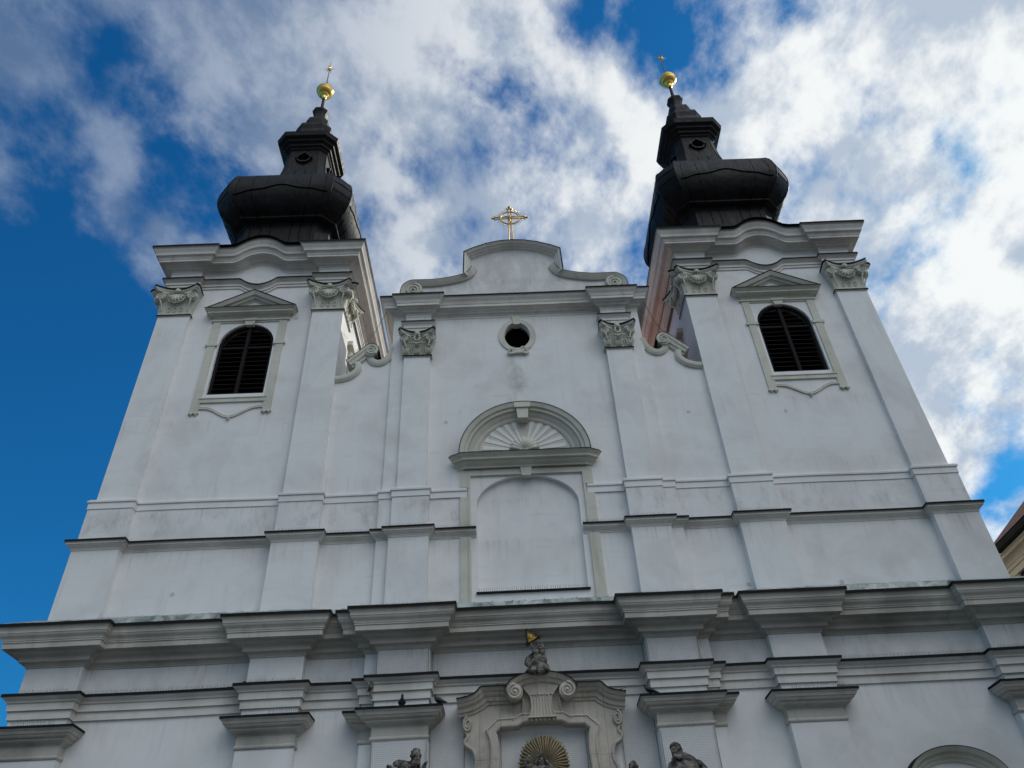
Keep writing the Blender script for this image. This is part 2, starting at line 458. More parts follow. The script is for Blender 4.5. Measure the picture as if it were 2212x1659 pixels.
def bez(pts, n=8):
    """Catmull-Rom through points"""
    out = []
    P = [pts[0]] + list(pts) + [pts[-1]]
    for i in range(1, len(P)-2):
        for j in range(n):
            t = j/n; a, b, c, d = P[i-1], P[i], P[i+1], P[i+2]
            out.append(tuple(.5*((2*b[k]) + (c[k]-a[k])*t + (2*a[k]-5*b[k]+4*c[k]-d[k])*t*t + (3*b[k]-a[k]-3*c[k]+d[k])*t**3) for k in range(len(b))))
    out.append(tuple(pts[-1])); return out
def mirror_path(right):
    """right half from centre outwards -> full path left to right"""
    L = [(-x, z) for x, z in reversed(right)]
    return L + [p for p in right if abs(p[0]) > 1e-6 or abs(right[0][0]) > 1e-6]
def spiral(c, r, turns, y, rtube, a0=0.0, sgn=1, n=40, shrink=.9):
    return [(c[0]+r*(1-shrink*i/n)*math.cos(a0+sgn*turns*2*PI*i/n), y, c[1]+r*(1-shrink*i/n)*math.sin(a0+sgn*turns*2*PI*i/n)) for i in range(n+1)]

# ------------------------------------------------------------------ ground
g = MB(); g.add([(-1500, -1500, 0), (1500, -1500, 0), (1500, 1500, 0), (-1500, 1500, 0)], [(0, 1, 2, 3)])
tag(g.build('ground', PAVING), kind='structure')

# ------------------------------------------------------------------ church
church = empty('church', (0, 0, 0), 'white baroque church front with two dark domed bell towers and a curved central gable', 'church')

# ---- lower storey
LOW_L = [(-14.15, 24), (-14.15, -.30), (-12.60, -.30), (-12.60, 0), (-8.0, 0), (-8.0, -.30), (-6.5, -.30), (-6.5, 0), (-4.82, 0),
         (-4.82, -.24), (-4.45, -.24), (-4.45, -.48), (-3.0, -.48), (-3.0, 0)]
def both(p): return p + [(-x, y) for x, y in reversed(p)]
LOW = both(LOW_L)
mb = MB(); sweep(mb, LOW, [(0, 0), (0, 10.86)], cap=False, step=1.0)
lower = mb.build('lower_storey', WHITE, church, do_warp=True)
mb = MB(); sweep(mb, LOW, [(0, 0), (.18, 0), (.18, 1.1), (.10, 1.2), (0, 1.25)], step=1.0)
mb.build('plinth', STONE, lower)
mb = MB()
sweep(mb, LOW, [(0, 8.47), (.055, 8.475), (.055, 8.69), (.11, 8.695), (.11, 8.88), (.14, 8.885)] + cyma(.15, 8.90, .25, 9.03) +
      [(.275, 9.02, 1), (.275, 9.10, 1), (0, 9.15)])
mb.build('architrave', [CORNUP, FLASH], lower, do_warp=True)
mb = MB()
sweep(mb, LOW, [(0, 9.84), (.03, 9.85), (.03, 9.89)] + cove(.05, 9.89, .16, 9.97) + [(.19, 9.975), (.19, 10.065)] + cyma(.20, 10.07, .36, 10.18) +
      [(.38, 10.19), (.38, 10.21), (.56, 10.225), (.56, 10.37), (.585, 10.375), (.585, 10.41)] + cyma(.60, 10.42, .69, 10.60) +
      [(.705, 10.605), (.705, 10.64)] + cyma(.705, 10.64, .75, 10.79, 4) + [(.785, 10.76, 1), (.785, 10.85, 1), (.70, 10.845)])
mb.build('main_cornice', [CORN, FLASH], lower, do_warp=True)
mb = MB(); sweep(mb, LOW, [(.70, 10.846), (.66, 10.9), (.30, 11.06), (-.02, 11.20)], step=.9, cap=False)
mb.v = [(x, y, z if abs(z-10.846) < .001 else 10.85+(.47 if abs(x) > 6.3 else .40)*(max(y, -1.2)+1.10)) for x, y, z in mb.v]
# standing seams of the sheet-metal cornice roof
for k in range(58):
    x = -13.9 + 27.8*k/57 + random.uniform(-.1, .1)
    yw = -.3 if 12.6 < abs(x) < 14.1 or 6.5 < abs(x) < 8 else (-.48 if 3 < abs(x) < 4.45 else 0)
    kk = .47 if abs(x) > 6.3 else .40; za, zb = 10.87+kk*(yw-.66+1.10), 10.87+kk*(yw+1.10)
    mb.add([(x, yw-.66, za), (x+.03, yw-.66, za), (x+.05, yw-.0, zb), (x+.02, yw-.0, zb)], [(0, 1, 2, 3)], 1)
mb.build('cornice_roofing', [ZINC, FLASH], lower, do_warp=True)
def tuscan(path, name='capital'):
    mb = MB()
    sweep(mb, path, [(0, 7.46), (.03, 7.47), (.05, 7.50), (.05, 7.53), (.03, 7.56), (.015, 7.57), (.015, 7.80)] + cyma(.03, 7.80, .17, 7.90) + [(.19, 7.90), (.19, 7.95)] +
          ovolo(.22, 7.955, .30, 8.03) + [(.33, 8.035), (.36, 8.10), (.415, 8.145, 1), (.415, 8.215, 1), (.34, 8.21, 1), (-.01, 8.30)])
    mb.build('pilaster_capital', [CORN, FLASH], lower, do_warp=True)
for s in (-1, 1):
    def q(p): return p if s < 0 else [(-x, y) for x, y in reversed(p)]
    tuscan(q([(-14.15, 2), (-14.15, -.30), (-12.60, -.30), (-12.60, 0)]))
    tuscan(q([(-8.0, 0), (-8.0, -.30), (-6.5, -.30), (-6.5, 0)]))
    tuscan(q([(-4.82, 0), (-4.82, -.24), (-4.45, -.24), (-4.45, -.48), (-3.0, -.48), (-3.0, 0)]))
# arched window hoods of the lower storey (their crowns reach into the picture)
for s in (-1, 1):
    cx = s*10.42
    w = MB(); w.plate([(cx-1, 2.6), (cx+1, 2.6), (cx+1, 5.0)] + [(cx+math.cos(t), 5.0+.5*math.sin(t)) for t in [PI*i/12 for i in range(1, 12)]] + [(cx-1, 5.0)], -.02, -.01)
    wo = w.build('lower_window', GLASS, lower)
    f = MB(); pth = [(cx-1.05, 2.5), (cx-1.05, 5.0)] + [(cx-1.05*math.cos(t), 5.0+.55*math.sin(t)) for t in [PI*i/16 for i in range(1, 16)]] + [(cx+1.05, 5.0), (cx+1.05, 2.5)]
    sweep_up(f, pth, [(0, 0), (0, .08), (.22, .08), (.22, 0)], 0, step=.5)
    arc = [(cx-1.28*math.cos(t), 5.92+.80*math.sin(t)) for t in [PI*(.06+.88*i/28) for i in range(29)]]
    sweep_up(f, arc, [(-.30, 0), (-.30, .06), (-.22, .09), (-.20, .16), (-.12, .19), (-.10, .28), (-.02, .34), (0, .36, 1), (.02, .36, 1), (.02, 0)], 0)
    f.box(cx-1.5, cx+1.5, -.30, 0, 5.82, 5.95)
    f.build('window_hood', [OLIVE, FLASH], wo, do_warp=True)
# portal that carries the statues (mostly below the picture)
p = MB(); p.box(-4.6, 4.6, -1.75, -.49, 4.25, 4.62); p.box(-4.45, 4.45, -1.6, -.49, 3.9, 4.25)
for s in (-1, 1):
    p.box(s*3.3-.45, s*3.3+.45, -1.5, -.49, 0, 3.9)
    p.box(s*3.35-.5, s*3.35+.5, -1.62, -.78, 4.62, 4.75)
p.box(-.8, .8, -.95, -.02, 4.62, 5.35)
port = p.build('portal', STONE, lower)
d = MB(); d.box(-1.3, 1.3, -.5, -.02, 0, 3.2); d.build('door', DARKFRAME, lower)

# ---- attic storey above the cornice
ATT_L = [(-14.05, 7.3), (-14.05, -.28), (-12.60, -.28), (-12.60, 0), (-7.97, 0), (-7.97, -.28), (-6.53, -.28), (-6.53, 0), (-4.78, 0),
         (-4.78, -.14), (-4.38, -.14), (-4.38, -.28), (-3.14, -.28), (-3.14, 0)]
ATT_L2 = [(-13.98, 7.3), (-13.98, -.22), (-12.60, -.22), (-12.60, 0), (-7.92, 0), (-7.92, -.22), (-6.60, -.22), (-6.60, 0), (-4.76, 0),
          (-4.76, -.12), (-4.32, -.12), (-4.32, -.23), (-3.18, -.23), (-3.18, 0)]
NICHE = [(-1.64, 11.62), (1.64, 11.62)] + [(1.64*math.cos(t), 14.60+1.08*math.sin(t)) for t in [PI*i/30 for i in range(31)]]
OCH = [(.48*math.cos(t), 21.92+.66*math.sin(t)) for t in [2*PI*i/36 for i in range(36)]]
mb = MB()
for s in (-1, 1):
    def q(p): return p if s < 0 else [(-x, y) for x, y in reversed(p)]
    sweep(mb, q(ATT_L), [(0, 10.5), (0, 13.6)], cap=False, step=1.0)
    sweep(mb, q(ATT_L2), [(.02, 13.6), (.02, 14.89), (0, 14.92), (0, 15.25), (-.1, 15.25)], cap=False, step=1.0)
mb.plate([(-3.17, 10.6), (3.17, 10.6), (3.17, 15.9), (-3.17, 15.9)], 0, .55, [NICHE])
attic = mb.build('attic_storey', WHITE, church, do_warp=True)
mb = MB(); mb.plate([(-1.75, 11.5), (1.75, 11.5), (1.75, 15.8), (-1.75, 15.8)], .17, .3)
mb.build('blind_niche', WHITE, attic, do_warp=True)
for s in (-1, 1):
    mb = MB()
    def q(p): return p if s < 0 else [(-x, y) for x, y in reversed(p)]
    sweep(mb, q(ATT_L + [(-1.66, 0)]), [(0, 13.43), (.02, 13.44), (.02, 13.48)] + cyma(.03, 13.48, .13, 13.60) + [(.16, 13.605), (.16, 13.68), (.20, 13.665, 1), (.20, 13.74, 1), (-.03, 13.78)])
    mb.build('string_course', [CORNUP, FLASH], attic, do_warp=True)
    mb = MB()
    sweep(mb, q(ATT_L2 + [(-1.95, 0)]), [(0, 14.90), (.045, 14.905), (.045, 15.12), (.08, 15.13), (.085, 15.19), (.06, 15.20), (.05, 15.235), (0, 15.25)])
    mb.build('base_moulding', WHITE, attic, do_warp=True)

# ---- central gable wall
def arcpts(a, b, cx, cz, t0, t1, n): return [(cx+a*math.cos(t0+(t1-t0)*i/n), cz+b*math.sin(t0+(t1-t0)*i/n)) for i in range(n+1)]
mb = MB()
mb.plate([(-3.28, 15.9), (3.28, 15.9), (3.28, 23.9), (-3.28, 23.9)], 0, .6, [OCH])
for s in (-1, 1): mb.box(min(s*3.17, s*3.28), max(s*3.17, s*3.28), 0, .3, 15.2, 15.9)
GP = [(-4.70, 3.0), (-4.70, -.09), (-4.22, -.09), (-4.22, -.20), (-3.26, -.20), (-3.26, 0)]
for s in (-1, 1):
    def q(p): return p if s < 0 else [(-x, y) for x, y in reversed(p)]
    sweep(mb, q(GP), [(0, 15.2), (0, 23.8)], cap=False, step=1.0)
mb.box(-4.68, 4.68, .6, 3.0, 15, 23.8)
# curved top
TOP_R = [(0, 26.75), (.6, 26.70), (1.15, 26.52), (1.72, 26.22), (1.72, 25.45)] + bez([(1.66, 25.45), (1.85, 25.22), (2.3, 25.02), (3.0, 24.86), (3.9, 24.82), (4.3, 24.6), (4.42, 24.25), (4.42, 23.6)], 6)
mb.plate(mirror_path(TOP_R) , -.02, .55)
gable = mb.build('gable_wall', WHITE, church, do_warp=True)
mb = MB()
FR = both([(-4.70, 3.0), (-4.70, -.09), (-4.22, -.09), (-4.22, -.20), (-3.26, -.20), (-3.26, 0)])
sweep(mb, FR, [(0, 22.90), (.012, 22.91), (.012, 23.02)] + cove(.03, 23.03, .10, 23.09) + [(.12, 23.10), (.12, 23.13)] + cyma(.13, 23.135, .24, 23.22) +
      [(.25, 23.235), (.34, 23.245), (.34, 23.36), (.36, 23.37), (.36, 23.40)] + cyma(.37, 23.41, .49, 23.66) + [(.525, 23.65, 1), (.525, 23.745, 1), (-.02, 23.90)])
mb.build('gable_cornice', [CORNUP, FLASH], gable, do_warp=True)
# crowning moulding of the gable
mb = MB()
crown = [(1.98, 25.18), (1.95, 26.40), (1.55, 26.62), (1.05, 26.83), (.5, 26.97), (0, 27.01)]
pth = [(-x, z) for x, z in crown] + [(x, z) for x, z in reversed(crown[:-1])]
sweep_up(mb, pth, [(-.26, -.3), (-.26, .02), (-.22, .05), (-.21, .10), (-.16, .13), (-.15, .20), (-.09, .24), (-.08, .31), (-.02, .36), (0, .39, 1), (.05, .39, 1), (.05, -.6, 1)], 0, step=.2)
mb.build('gable_crown', [CORNUP, FLASH], gable, do_warp=True)
for s in (-1, 1):
    mb = MB()
    sw = bez([(1.67, 25.70), (1.78, 25.42), (2.05, 25.22), (2.6, 25.06), (3.2, 24.97), (3.75, 24.97), (4.15, 24.95), (4.42, 24.72), (4.50, 24.40), (4.52, 24.15), (4.62, 23.9)], 6)
    pth = [(s*x, z) for x, z in sw]
    sgn = 1 if s > 0 else -1
    sweep_up(mb, pth if s > 0 else list(reversed(pth)), [(-.22, 0), (-.22, .10), (-.15, .15), (-.07, .20), (0, .24, 1), (.03, .24, 1), (.03, -.5, 1)], 0, step=.3)
    mb.tube(spiral((s*4.02, 24.52), .33, 2.4, -.12, .05, PI/2, s), [.07*(1-.6*i/40) for i in range(41)], 6)
    mb.tube(spiral((s*4.02, 24.52), .24, 1.8, -.10, .05, PI/2, s), [.05*(1-.6*i/40) for i in range(41)], 6)
    mb.plate([(s*4.45+.0, 23.9), (s*4.68, 23.9), (s*4.68, 24.35), (s*4.45, 24.45)], -.1, .5)
    mb.build('volute', [OLIVE, FLASH], gable, do_warp=True)
for s in (-1, 1):
    mb = MB(); x0, x1 = (-4.22, -3.26) if s < 0 else (3.26, 4.22)
    sweep(mb, [(x0, 0), (x0, -.20), (x1, -.20), (x1, 0)], [(0, 22.15), (.03, 22.16), (.03, 22.30), (.06, 22.31), (.06, 22.42)] + cyma(.07, 22.43, .13, 22.54, 4) + [(.165, 22.55, 1), (.165, 22.61, 1), (0, 22.62)])
    mb.build('impost_block', [CORNUP, FLASH], gable, do_warp=True)
# round window
mb = MB()
ring = [(.70*math.cos(t), 21.92+.83*math.sin(t)) for t in [2*PI*i/48 for i in range(48)]]
mb.plate(ring, -.05, .02, [[(.485*math.cos(t), 21.92+.665*math.sin(t)) for t in [2*PI*i/48 for i in range(48)]]])
mb.plate([(-.11, 22.48), (.11, 22.48), (.17, 22.905), (-.17, 22.905)], -.075, .18)
mb.box(-.20, .20, -.09, 0, 21.06, 21.24)
mb.box(-.15, .15, -.12, 0, 20.97, 21.08)
for s in (-1, 1):
    mb.tube(spiral((s*.30, 21.08), .13, 1.2, -.07, .03, PI/2, s, 16), .035, 6)
    mb.tube([(s*.12, -.08, 21.0), (s*.28, -.08, 20.95), (s*.42, -.07, 21.02)], [.05, .04, .02], 6)
    mb.tube(spiral((s*.16, 21.22), .09, 1.0, -.08, .03, 0, s, 12), .03, 6)
oc = mb.build('round_window', OLIVE, gable, do_warp=True)
mb = MB()
for k in range(15):
    z = 21.24 + k*.095; hw = .5*math.sqrt(max(0.02, 1-((z-21.92)/.68)**2))
    mb.add([(-hw, .22, z), (hw, .22, z), (hw, .30, z+.09), (-hw, .30, z+.09)], [(0, 1, 2, 3)])
    mb.box(-hw, hw, .205, .225, z-.012, z+.008)
mb.box(-.6, .6, .32, .34, 21.1, 22.8)
mb.build('louvres', DARKWOOD, oc)

# ---- sunburst pediment over the blind niche
mb = MB()
HP = [(-2.22, 0), (-2.20, -.03), (-2.0, -.13), (2.0, -.13), (2.20, -.03), (2.22, 0)]
sweep(mb, HP, [(-.02, 15.93), (.03, 15.94), (.03, 15.99)] + cyma(.04, 15.99, .15, 16.07) + [(.17, 16.075), (.17, 16.13), (.27, 16.14), (.27, 16.20)] + cyma(.28, 16.205, .36, 16.30, 4) +
      [(.40, 16.31, 1), (.40, 16.345, 1), (-.05, 16.47, 1)])
arc = arcpts(2.17, 2.02, 0, 16.40, PI, 0, 48)
sweep_up(mb, arc, [(-.56, 0), (-.56, .06), (-.50, .10), (-.44, .11), (-.36, .18), (-.28, .22), (-.26, .30), (-.17, .32), (-.14, .38), (-.03, .42), (0, .44, 1), (.03, .44, 1), (.03, 0, 1)], 0, step=.3)
hood = mb.build('sunburst_pediment', [OLIVE, FLASH], gable, do_warp=True)
mb = MB(); mb.plate(arcpts(1.75, 1.62, 0, 16.42, PI, 0, 40), -.03, .0); mb.build('tympanum', OLIVE, hood)
mb = MB()
for s in (-1, 1):
    for k in range(6):
        a = R(4 + 13.4*k); da = R(3.5); r0 = .52; ir = lambda t: 1.0/math.sqrt((math.cos(t)/1.42)**2 + (math.sin(t)/1.27)**2)
        b0, b1 = a, a+2*da
        mb.plate([(s*r0*math.cos(a+da-.05), 16.62+r0*math.sin(a+da-.05)), (s*ir(b0)*math.cos(b0), 16.62+ir(b0)*math.sin(b0)), (s*ir(b1)*math.cos(b1), 16.62+ir(b1)*math.sin(b1)), (s*r0*math.cos(a+da+.05), 16.62+r0*math.sin(a+da+.05))], -.045, -.02)
mb.build('sun_rays', WHITE, hood, do_warp=False)
mb = MB()
for k in range(9):
    a = PI*(k+.5)/9; e = (.44*math.cos(a), -.09, 16.66+.42*math.sin(a))
    mb.tube([(0, -.06, 16.60), (e[0]*.6, -.10, 16.63+.25*math.sin(a)), e], [.03, .075, .085], 8)
    mb.ball(e, (.075, .05, .075), 8, 6)
for s in (-1, 1): mb.tube(spiral((s*.10, 16.58), .09, 1.3, -.1, .03, PI/2, s, 16), .03, 6)
mb.build('shell', OLIVE, hood)
mb = MB(); mb.plate([(-.17, 17.75), (.17, 17.75), (.24, 18.42), (-.24, 18.42)], -.40, 0); mb.plate([(-.27, 18.18), (.27, 18.18), (.29, 18.38), (-.29, 18.38)], -.45, 0)
mb.build('keystone', OLIVE, hood)
mb = MB()
for s in (-1, 1):
    a, b = sorted((s*1.90, s*2.17))
    mb.box(a, b, -.055, 0, 11.0, 13.43); mb.box(a, b, -.06, 0, 13.76, 14.90); mb.box(a, b, -.055, 0, 15.25, 15.93)
    a, b = sorted((s*1.84, s*1.905)); mb.box(a, b, -.085, 0, 11.0, 13.42); mb.box(a, b, -.085, 0, 13.77, 15.72)
mb.box(-1.9, 1.9, -.05, 0, 15.74, 15.94); mb.box(-1.9, 1.9, -.08, 0, 15.69, 15.745)
mb.plate([(-.15, 15.60), (.15, 15.60), (.21, 16.06), (-.21, 16.06)], -.13, .1)
mb.build('niche_frame', OLIVE, attic, do_warp=True)
mb = MB(); mb.box(-1.70, 1.70, -.07, .16, 11.56, 11.615); mb.build('niche_sill', FLASH, attic, do_warp=True)

# ---- capitals
def volute_mesh(mb, c, r, y, s):
    mb.tube([(c[0], y+.16, c[1]), (c[0], y+.02, c[1])], r*.96, 18)
    n = 44; a0 = PI/2
    mb.tube(spiral(c, r, 2.2, y, .03, a0, s, n, .86), [r*.20*(1-.55*i/n) for i in range(n+1)], 6)
    mb.ball((c[0], y-.01, c[1]), r*.16, 8, 6)
def capital(w, zb, zt, composite, wing):
    """composite pilaster capital about x=0, pilaster face at y=0, outwards -y"""
    mb = MB(); h = zt-zb; hw = w/2
    pathp = [(-hw, .25), (-hw, 0), (hw, 0), (hw, .25)]
    sweep(mb, pathp, [(0, zb), (.05, zb+.005, 1), (.065, zb+.03, 1), (.065, zb+.06, 0), (.03, zb+.085)], step=2, cap=False)
    sweep(mb, pathp, [(.03, zb+.085)] + [(.03+.15*(t**2.2), zb+.085+(h*.80-.085)*t) for t in [i/7 for i in range(1, 8)]], step=2, cap=False)
    # abacus with a hollow front
    ab = []
    n = 14; tip = hw+wing
    for i in range(n+1):
        t = -1+2*i/n; ab.append((t*(tip-.08), -.24-.27*t*t))
    ab += [(tip, -.38), (tip-.05, .2), (-tip+.05, .2), (-tip, -.38)]
    zs = [(-.03, zt-h*.165), (.0, zt-h*.12), (.03, zt-h*.11), (.05, zt-.085)]
    m = len(ab)
    for (o0, z0), (o1, z1) in list(zip(zs, zs[1:])) + [((.065, zt-.085), (.075, zt))]:
        k = 1 if z1 == zt else 0
        sc0, sc1 = 1+(o0-.06)/tip*1.0, 1+(o1-.06)/tip*1.0
        mb.add([(x*sc0, y-(o0-.06), z0) for x, y in ab] + [(x*sc1, y-(o1-.06), z1) for x, y in ab], [(i, (i+1) % m, m+(i+1) % m, m+i) for i in range(m)], k)
    tri = tessellate_polygon([[Vector((x, y, 0)) for x, y in ab]])
    mb.add([(x, y, zt) for x, y in ab], [tuple(t) for t in tri], 1)
    mb.add([(x*(1-.09/tip), y+.09, zt-h*.165) for x, y in ab], [tuple(t) for t in tri], 0)
    vr = h*.15
    for s in (-1, 1):
        c = (s*(hw+.02), zt-h*.165-vr*1.0)
        volute_mesh(mb, c, vr, -.27, s)
        mb.tube([(c[0]-s*.02, -.28, c[1]+vr*.9), (s*hw*.62, -.27, zt-h*.24), (s*hw*.28, -.22, zt-h*.35)], [.035, .04, .02], 6)
        # pendant leaf under each volute
        mb.tube([(c[0]-s*.02, -.27, c[1]-vr*.8), (s*(hw-.06), -.15, zb+h*.40), (s*(hw-.10), -.10, zb+h*.22), (s*(hw-.04), -.10, zb+h*.13)], [.035, .028, .02, .015], 6)
    mb.ball((0, -.30, zt-h*.14), (.085, .06, .10), 10, 7)
    for k in range(5):
        a = PI*k/4; mb.ball((.10*math.cos(a), -.27, zt-h*.15+.12*math.sin(a)), (.03, .03, .045), 6, 5)
    if composite:       # scallop shell and three flutes
        for k in range(7):
            a = PI+PI*(k+.5)/7; rr = hw*.55
            e = (rr*math.cos(a), -.20, zt-h*.30+h*.27*math.sin(a))
            mb.tube([(0, -.21, zt-h*.22), (e[0]*.6, -.25, zt-h*.30+h*.14*math.sin(a)), e], [.02, .045, .055], 7)
        mb.tube([(-hw*.6, -.19, zt-h*.33), (-hw*.42, -.21, zt-h*.50), (0, -.22, zt-h*.60), (hw*.42, -.21, zt-h*.50), (hw*.6, -.19, zt-h*.33)], .03, 6)
        for k in (-1, 0, 1):
            x = k*hw*.40; z0, z1 = zb+h*.16, zb+h*.33
            pts = [(x+.055*math.cos(t), -.055-.02*(math.sin(t) > 0), (z0+z1)/2+(z1-z0)/2*math.sin(t)) for t in [2*PI*i/14 for i in range(15)]]
            mb.tube(pts, .014, 5)
    else:               # acanthus leaves and a central cartouche
        mb.tube([(-hw*.75, -.2, zt-h*.50), (-hw*.3, -.22, zt-h*.52), (0, -.24, zt-h*.58), (hw*.3, -.22, zt-h*.52), (hw*.75, -.2, zt-h*.50)], [.015, .035, .05, .035, .015], 6)
        for k in range(5): mb.ball(((k-2)*.07, -.25, zt-h*.53-.02*(2-abs(k-2))), .035, 6, 5)
        pts = [(.10*math.cos(t), -.27, zt-h*.32+.15*math.sin(t)) for t in [2*PI*i/14 for i in range(15)]]
        mb.tube(pts, .035, 6)
        for x in (-hw*.88, 0, hw*.88):
            lh = h*.30
            for j in range(-2, 3):
                if abs(x+j*.055) > hw+.1: continue
                mb.tube([(x+j*.03, -.05, zb+h*.10), (x+j*.055, -.075, zb+h*.10+lh*.6), (x+j*.06, -.10-.02*abs(j), zb+h*.10+lh*(1-.06*abs(j)))], [.03, .035, .02], 6)
            for j in range(4):
                for s in (-1, 1): mb.ball((x+s*(.10+.02*j), -.07, zb+h*.15+j*lh*.2), (.05, .03, .025), 7, 5, rot=Matrix.Rotation(s*-.6, 3, 'Y'))
            mb.ball((x, -.13, zb+h*.10+lh), (.12, .06, .035), 8, 6)
        for x in (-hw*.45, hw*.45): mb.tube([(x, -.045, zb+h*.1), (x, -.06, zb+h*.42)], .025, 6)
    return mb
for s in (-1, 1):
    mb = capital(.96, 20.88, 21.95, False, .21)
    cxp = s*3.74
    mb.build('capital', [OLIVE, FLASH], gable, do_warp=True, xf=lambda v: (v[0]+cxp, v[1]-.20, v[2]))

# ---- screen walls with scrolls between the gable and the towers
for s in (-1, 1):
    mb = MB()
    out = [(-6.75, 10.9), (-4.66, 10.9), (-4.66, 21.6), (-4.80, 21.2), (-5.02, 20.90), (-5.28, 20.82), (-5.45, 21.0), (-5.62, 21.25), (-6.0, 20.75), (-5.90, 20.55), (-6.05, 20.27), (-6.3, 20.08), (-6.75, 20.02)]
    mb.plate(out, .0, .55)
    scr = mb.build('screen_wall', WHITE, church, mirror=s > 0, do_warp=True)
    mb = MB()
    pr = [(-.15, 0), (-.15, .06), (-.08, .12), (0, .15), (.09, .16, 1), (.12, .15, 1), (.12, -.75, 1)]
    sweep_up(mb, bez([(-6.72, 20.08), (-6.45, 20.12), (-6.16, 20.27), (-5.98, 20.50), (-5.96, 20.72), (-6.06, 20.86)], 7), [(.15-a[0]-.15, a[1], a[2] if len(a) > 2 else 0) for a in pr], 0, step=.2) if False else None
    lowc = bez([(-6.72, 20.06), (-6.45, 20.09), (-6.14, 20.22), (-5.94, 20.46), (-5.93, 20.70), (-6.05, 20.84)], 7)
    sweep_up(mb, lowc, [(-.13, 0), (-.13, .07), (-.05, .13), (.06, .14), (.10, .12, 1), (.10, -.75, 1)], 0, step=.2)
    diag = bez([(-6.34, 20.82), (-6.0, 21.16), (-5.72, 21.46), (-5.52, 21.60), (-5.32, 21.56), (-5.19, 21.36), (-5.24, 21.12)], 7)
    sweep_up(mb, diag, [(-.36, 0), (-.36, .08), (-.26, .10), (-.24, .15), (-.12, .17), (-.10, .20), (0, .22, 1), (.03, .22, 1), (.03, -.75, 1)], 0, step=.2)
    mb.tube([(-5.46, .3, 21.32), (-5.46, -.17, 21.32)], .255, 20)
    mb.tube(spiral((-5.46, 21.32), .23, 1.8, -.18, .03, PI/2, -1, 36), [.05*(1-.5*i/36) for i in range(37)], 6)
    inner = bez([(-5.50, 21.10), (-5.40, 20.90), (-5.18, 20.80), (-4.96, 20.90), (-4.80, 21.12), (-4.68, 21.50)], 7)
    sweep_up(mb, inner, [(-.15, 0), (-.15, .06), (-.06, .10), (.05, .11), (.09, .10, 1), (.09, -.75, 1)], 0, step=.2)
    mb.build('scroll_coping', [OLIVE, FLASH], scr, mirror=s > 0, do_warp=True)

# ---- bell towers (built on the left, mirrored to the right)
TX, TH = -10.28, 3.58             # centre and half width
TY0, TY1 = -.17, 7.0              # front and back pilaster faces
TYC = (TY0+TY1)/2
def arch(t):
    """segmental arch with small fillets at its feet (t = 1 at the feet)"""
    def seg(u): return 0.0 if abs(u) >= .84 else (math.sqrt(1.0-(u*.93)**2)-.624)/.376
    return sum(seg(t+.15*k/4) for k in range(-4, 5))/9
def oct_ring(cx, cyy, a, ratio, z):
    h = a*ratio
    return [(cx+x, cyy+y, z) for x, y in ((h, -a), (a, -h), (a, h), (h, a), (-h, a), (-a, h), (-a, -h), (-h, -a))]
def loft(mb, rings, mi=0, cap=True):
    n = len(rings[0]); vs = [v for r in rings for v in r]
    mb.add(vs, [(i*n+k, i*n+(k+1) % n, (i+1)*n+(k+1) % n, (i+1)*n+k) for i in range(len(rings)-1) for k in range(n)], mi)
    if cap: mb.add(rings[-1], [tuple(range(n))], mi)
def tower_path():
    x0, x1, p, d = TX-TH, TX+TH, 1.2, .14
    f, b = TY0, TY1
    sidep = 1.25
    return [(x0, f), (x0+p, f), (x0+p, f+d+.03), (x1-p, f+d+.03), (x1-p, f), (x1, f), (x1, f+sidep), (x1-d, f+sidep), (x1-d, b-sidep), (x1, b-sidep), (x1, b),
            (x1-p, b), (x1-p, b-d), (x0+p, b-d), (x0+p, b), (x0, b), (x0, b-sidep), (x0+d, b-sidep), (x0+d, f+sidep), (x0, f+sidep)]
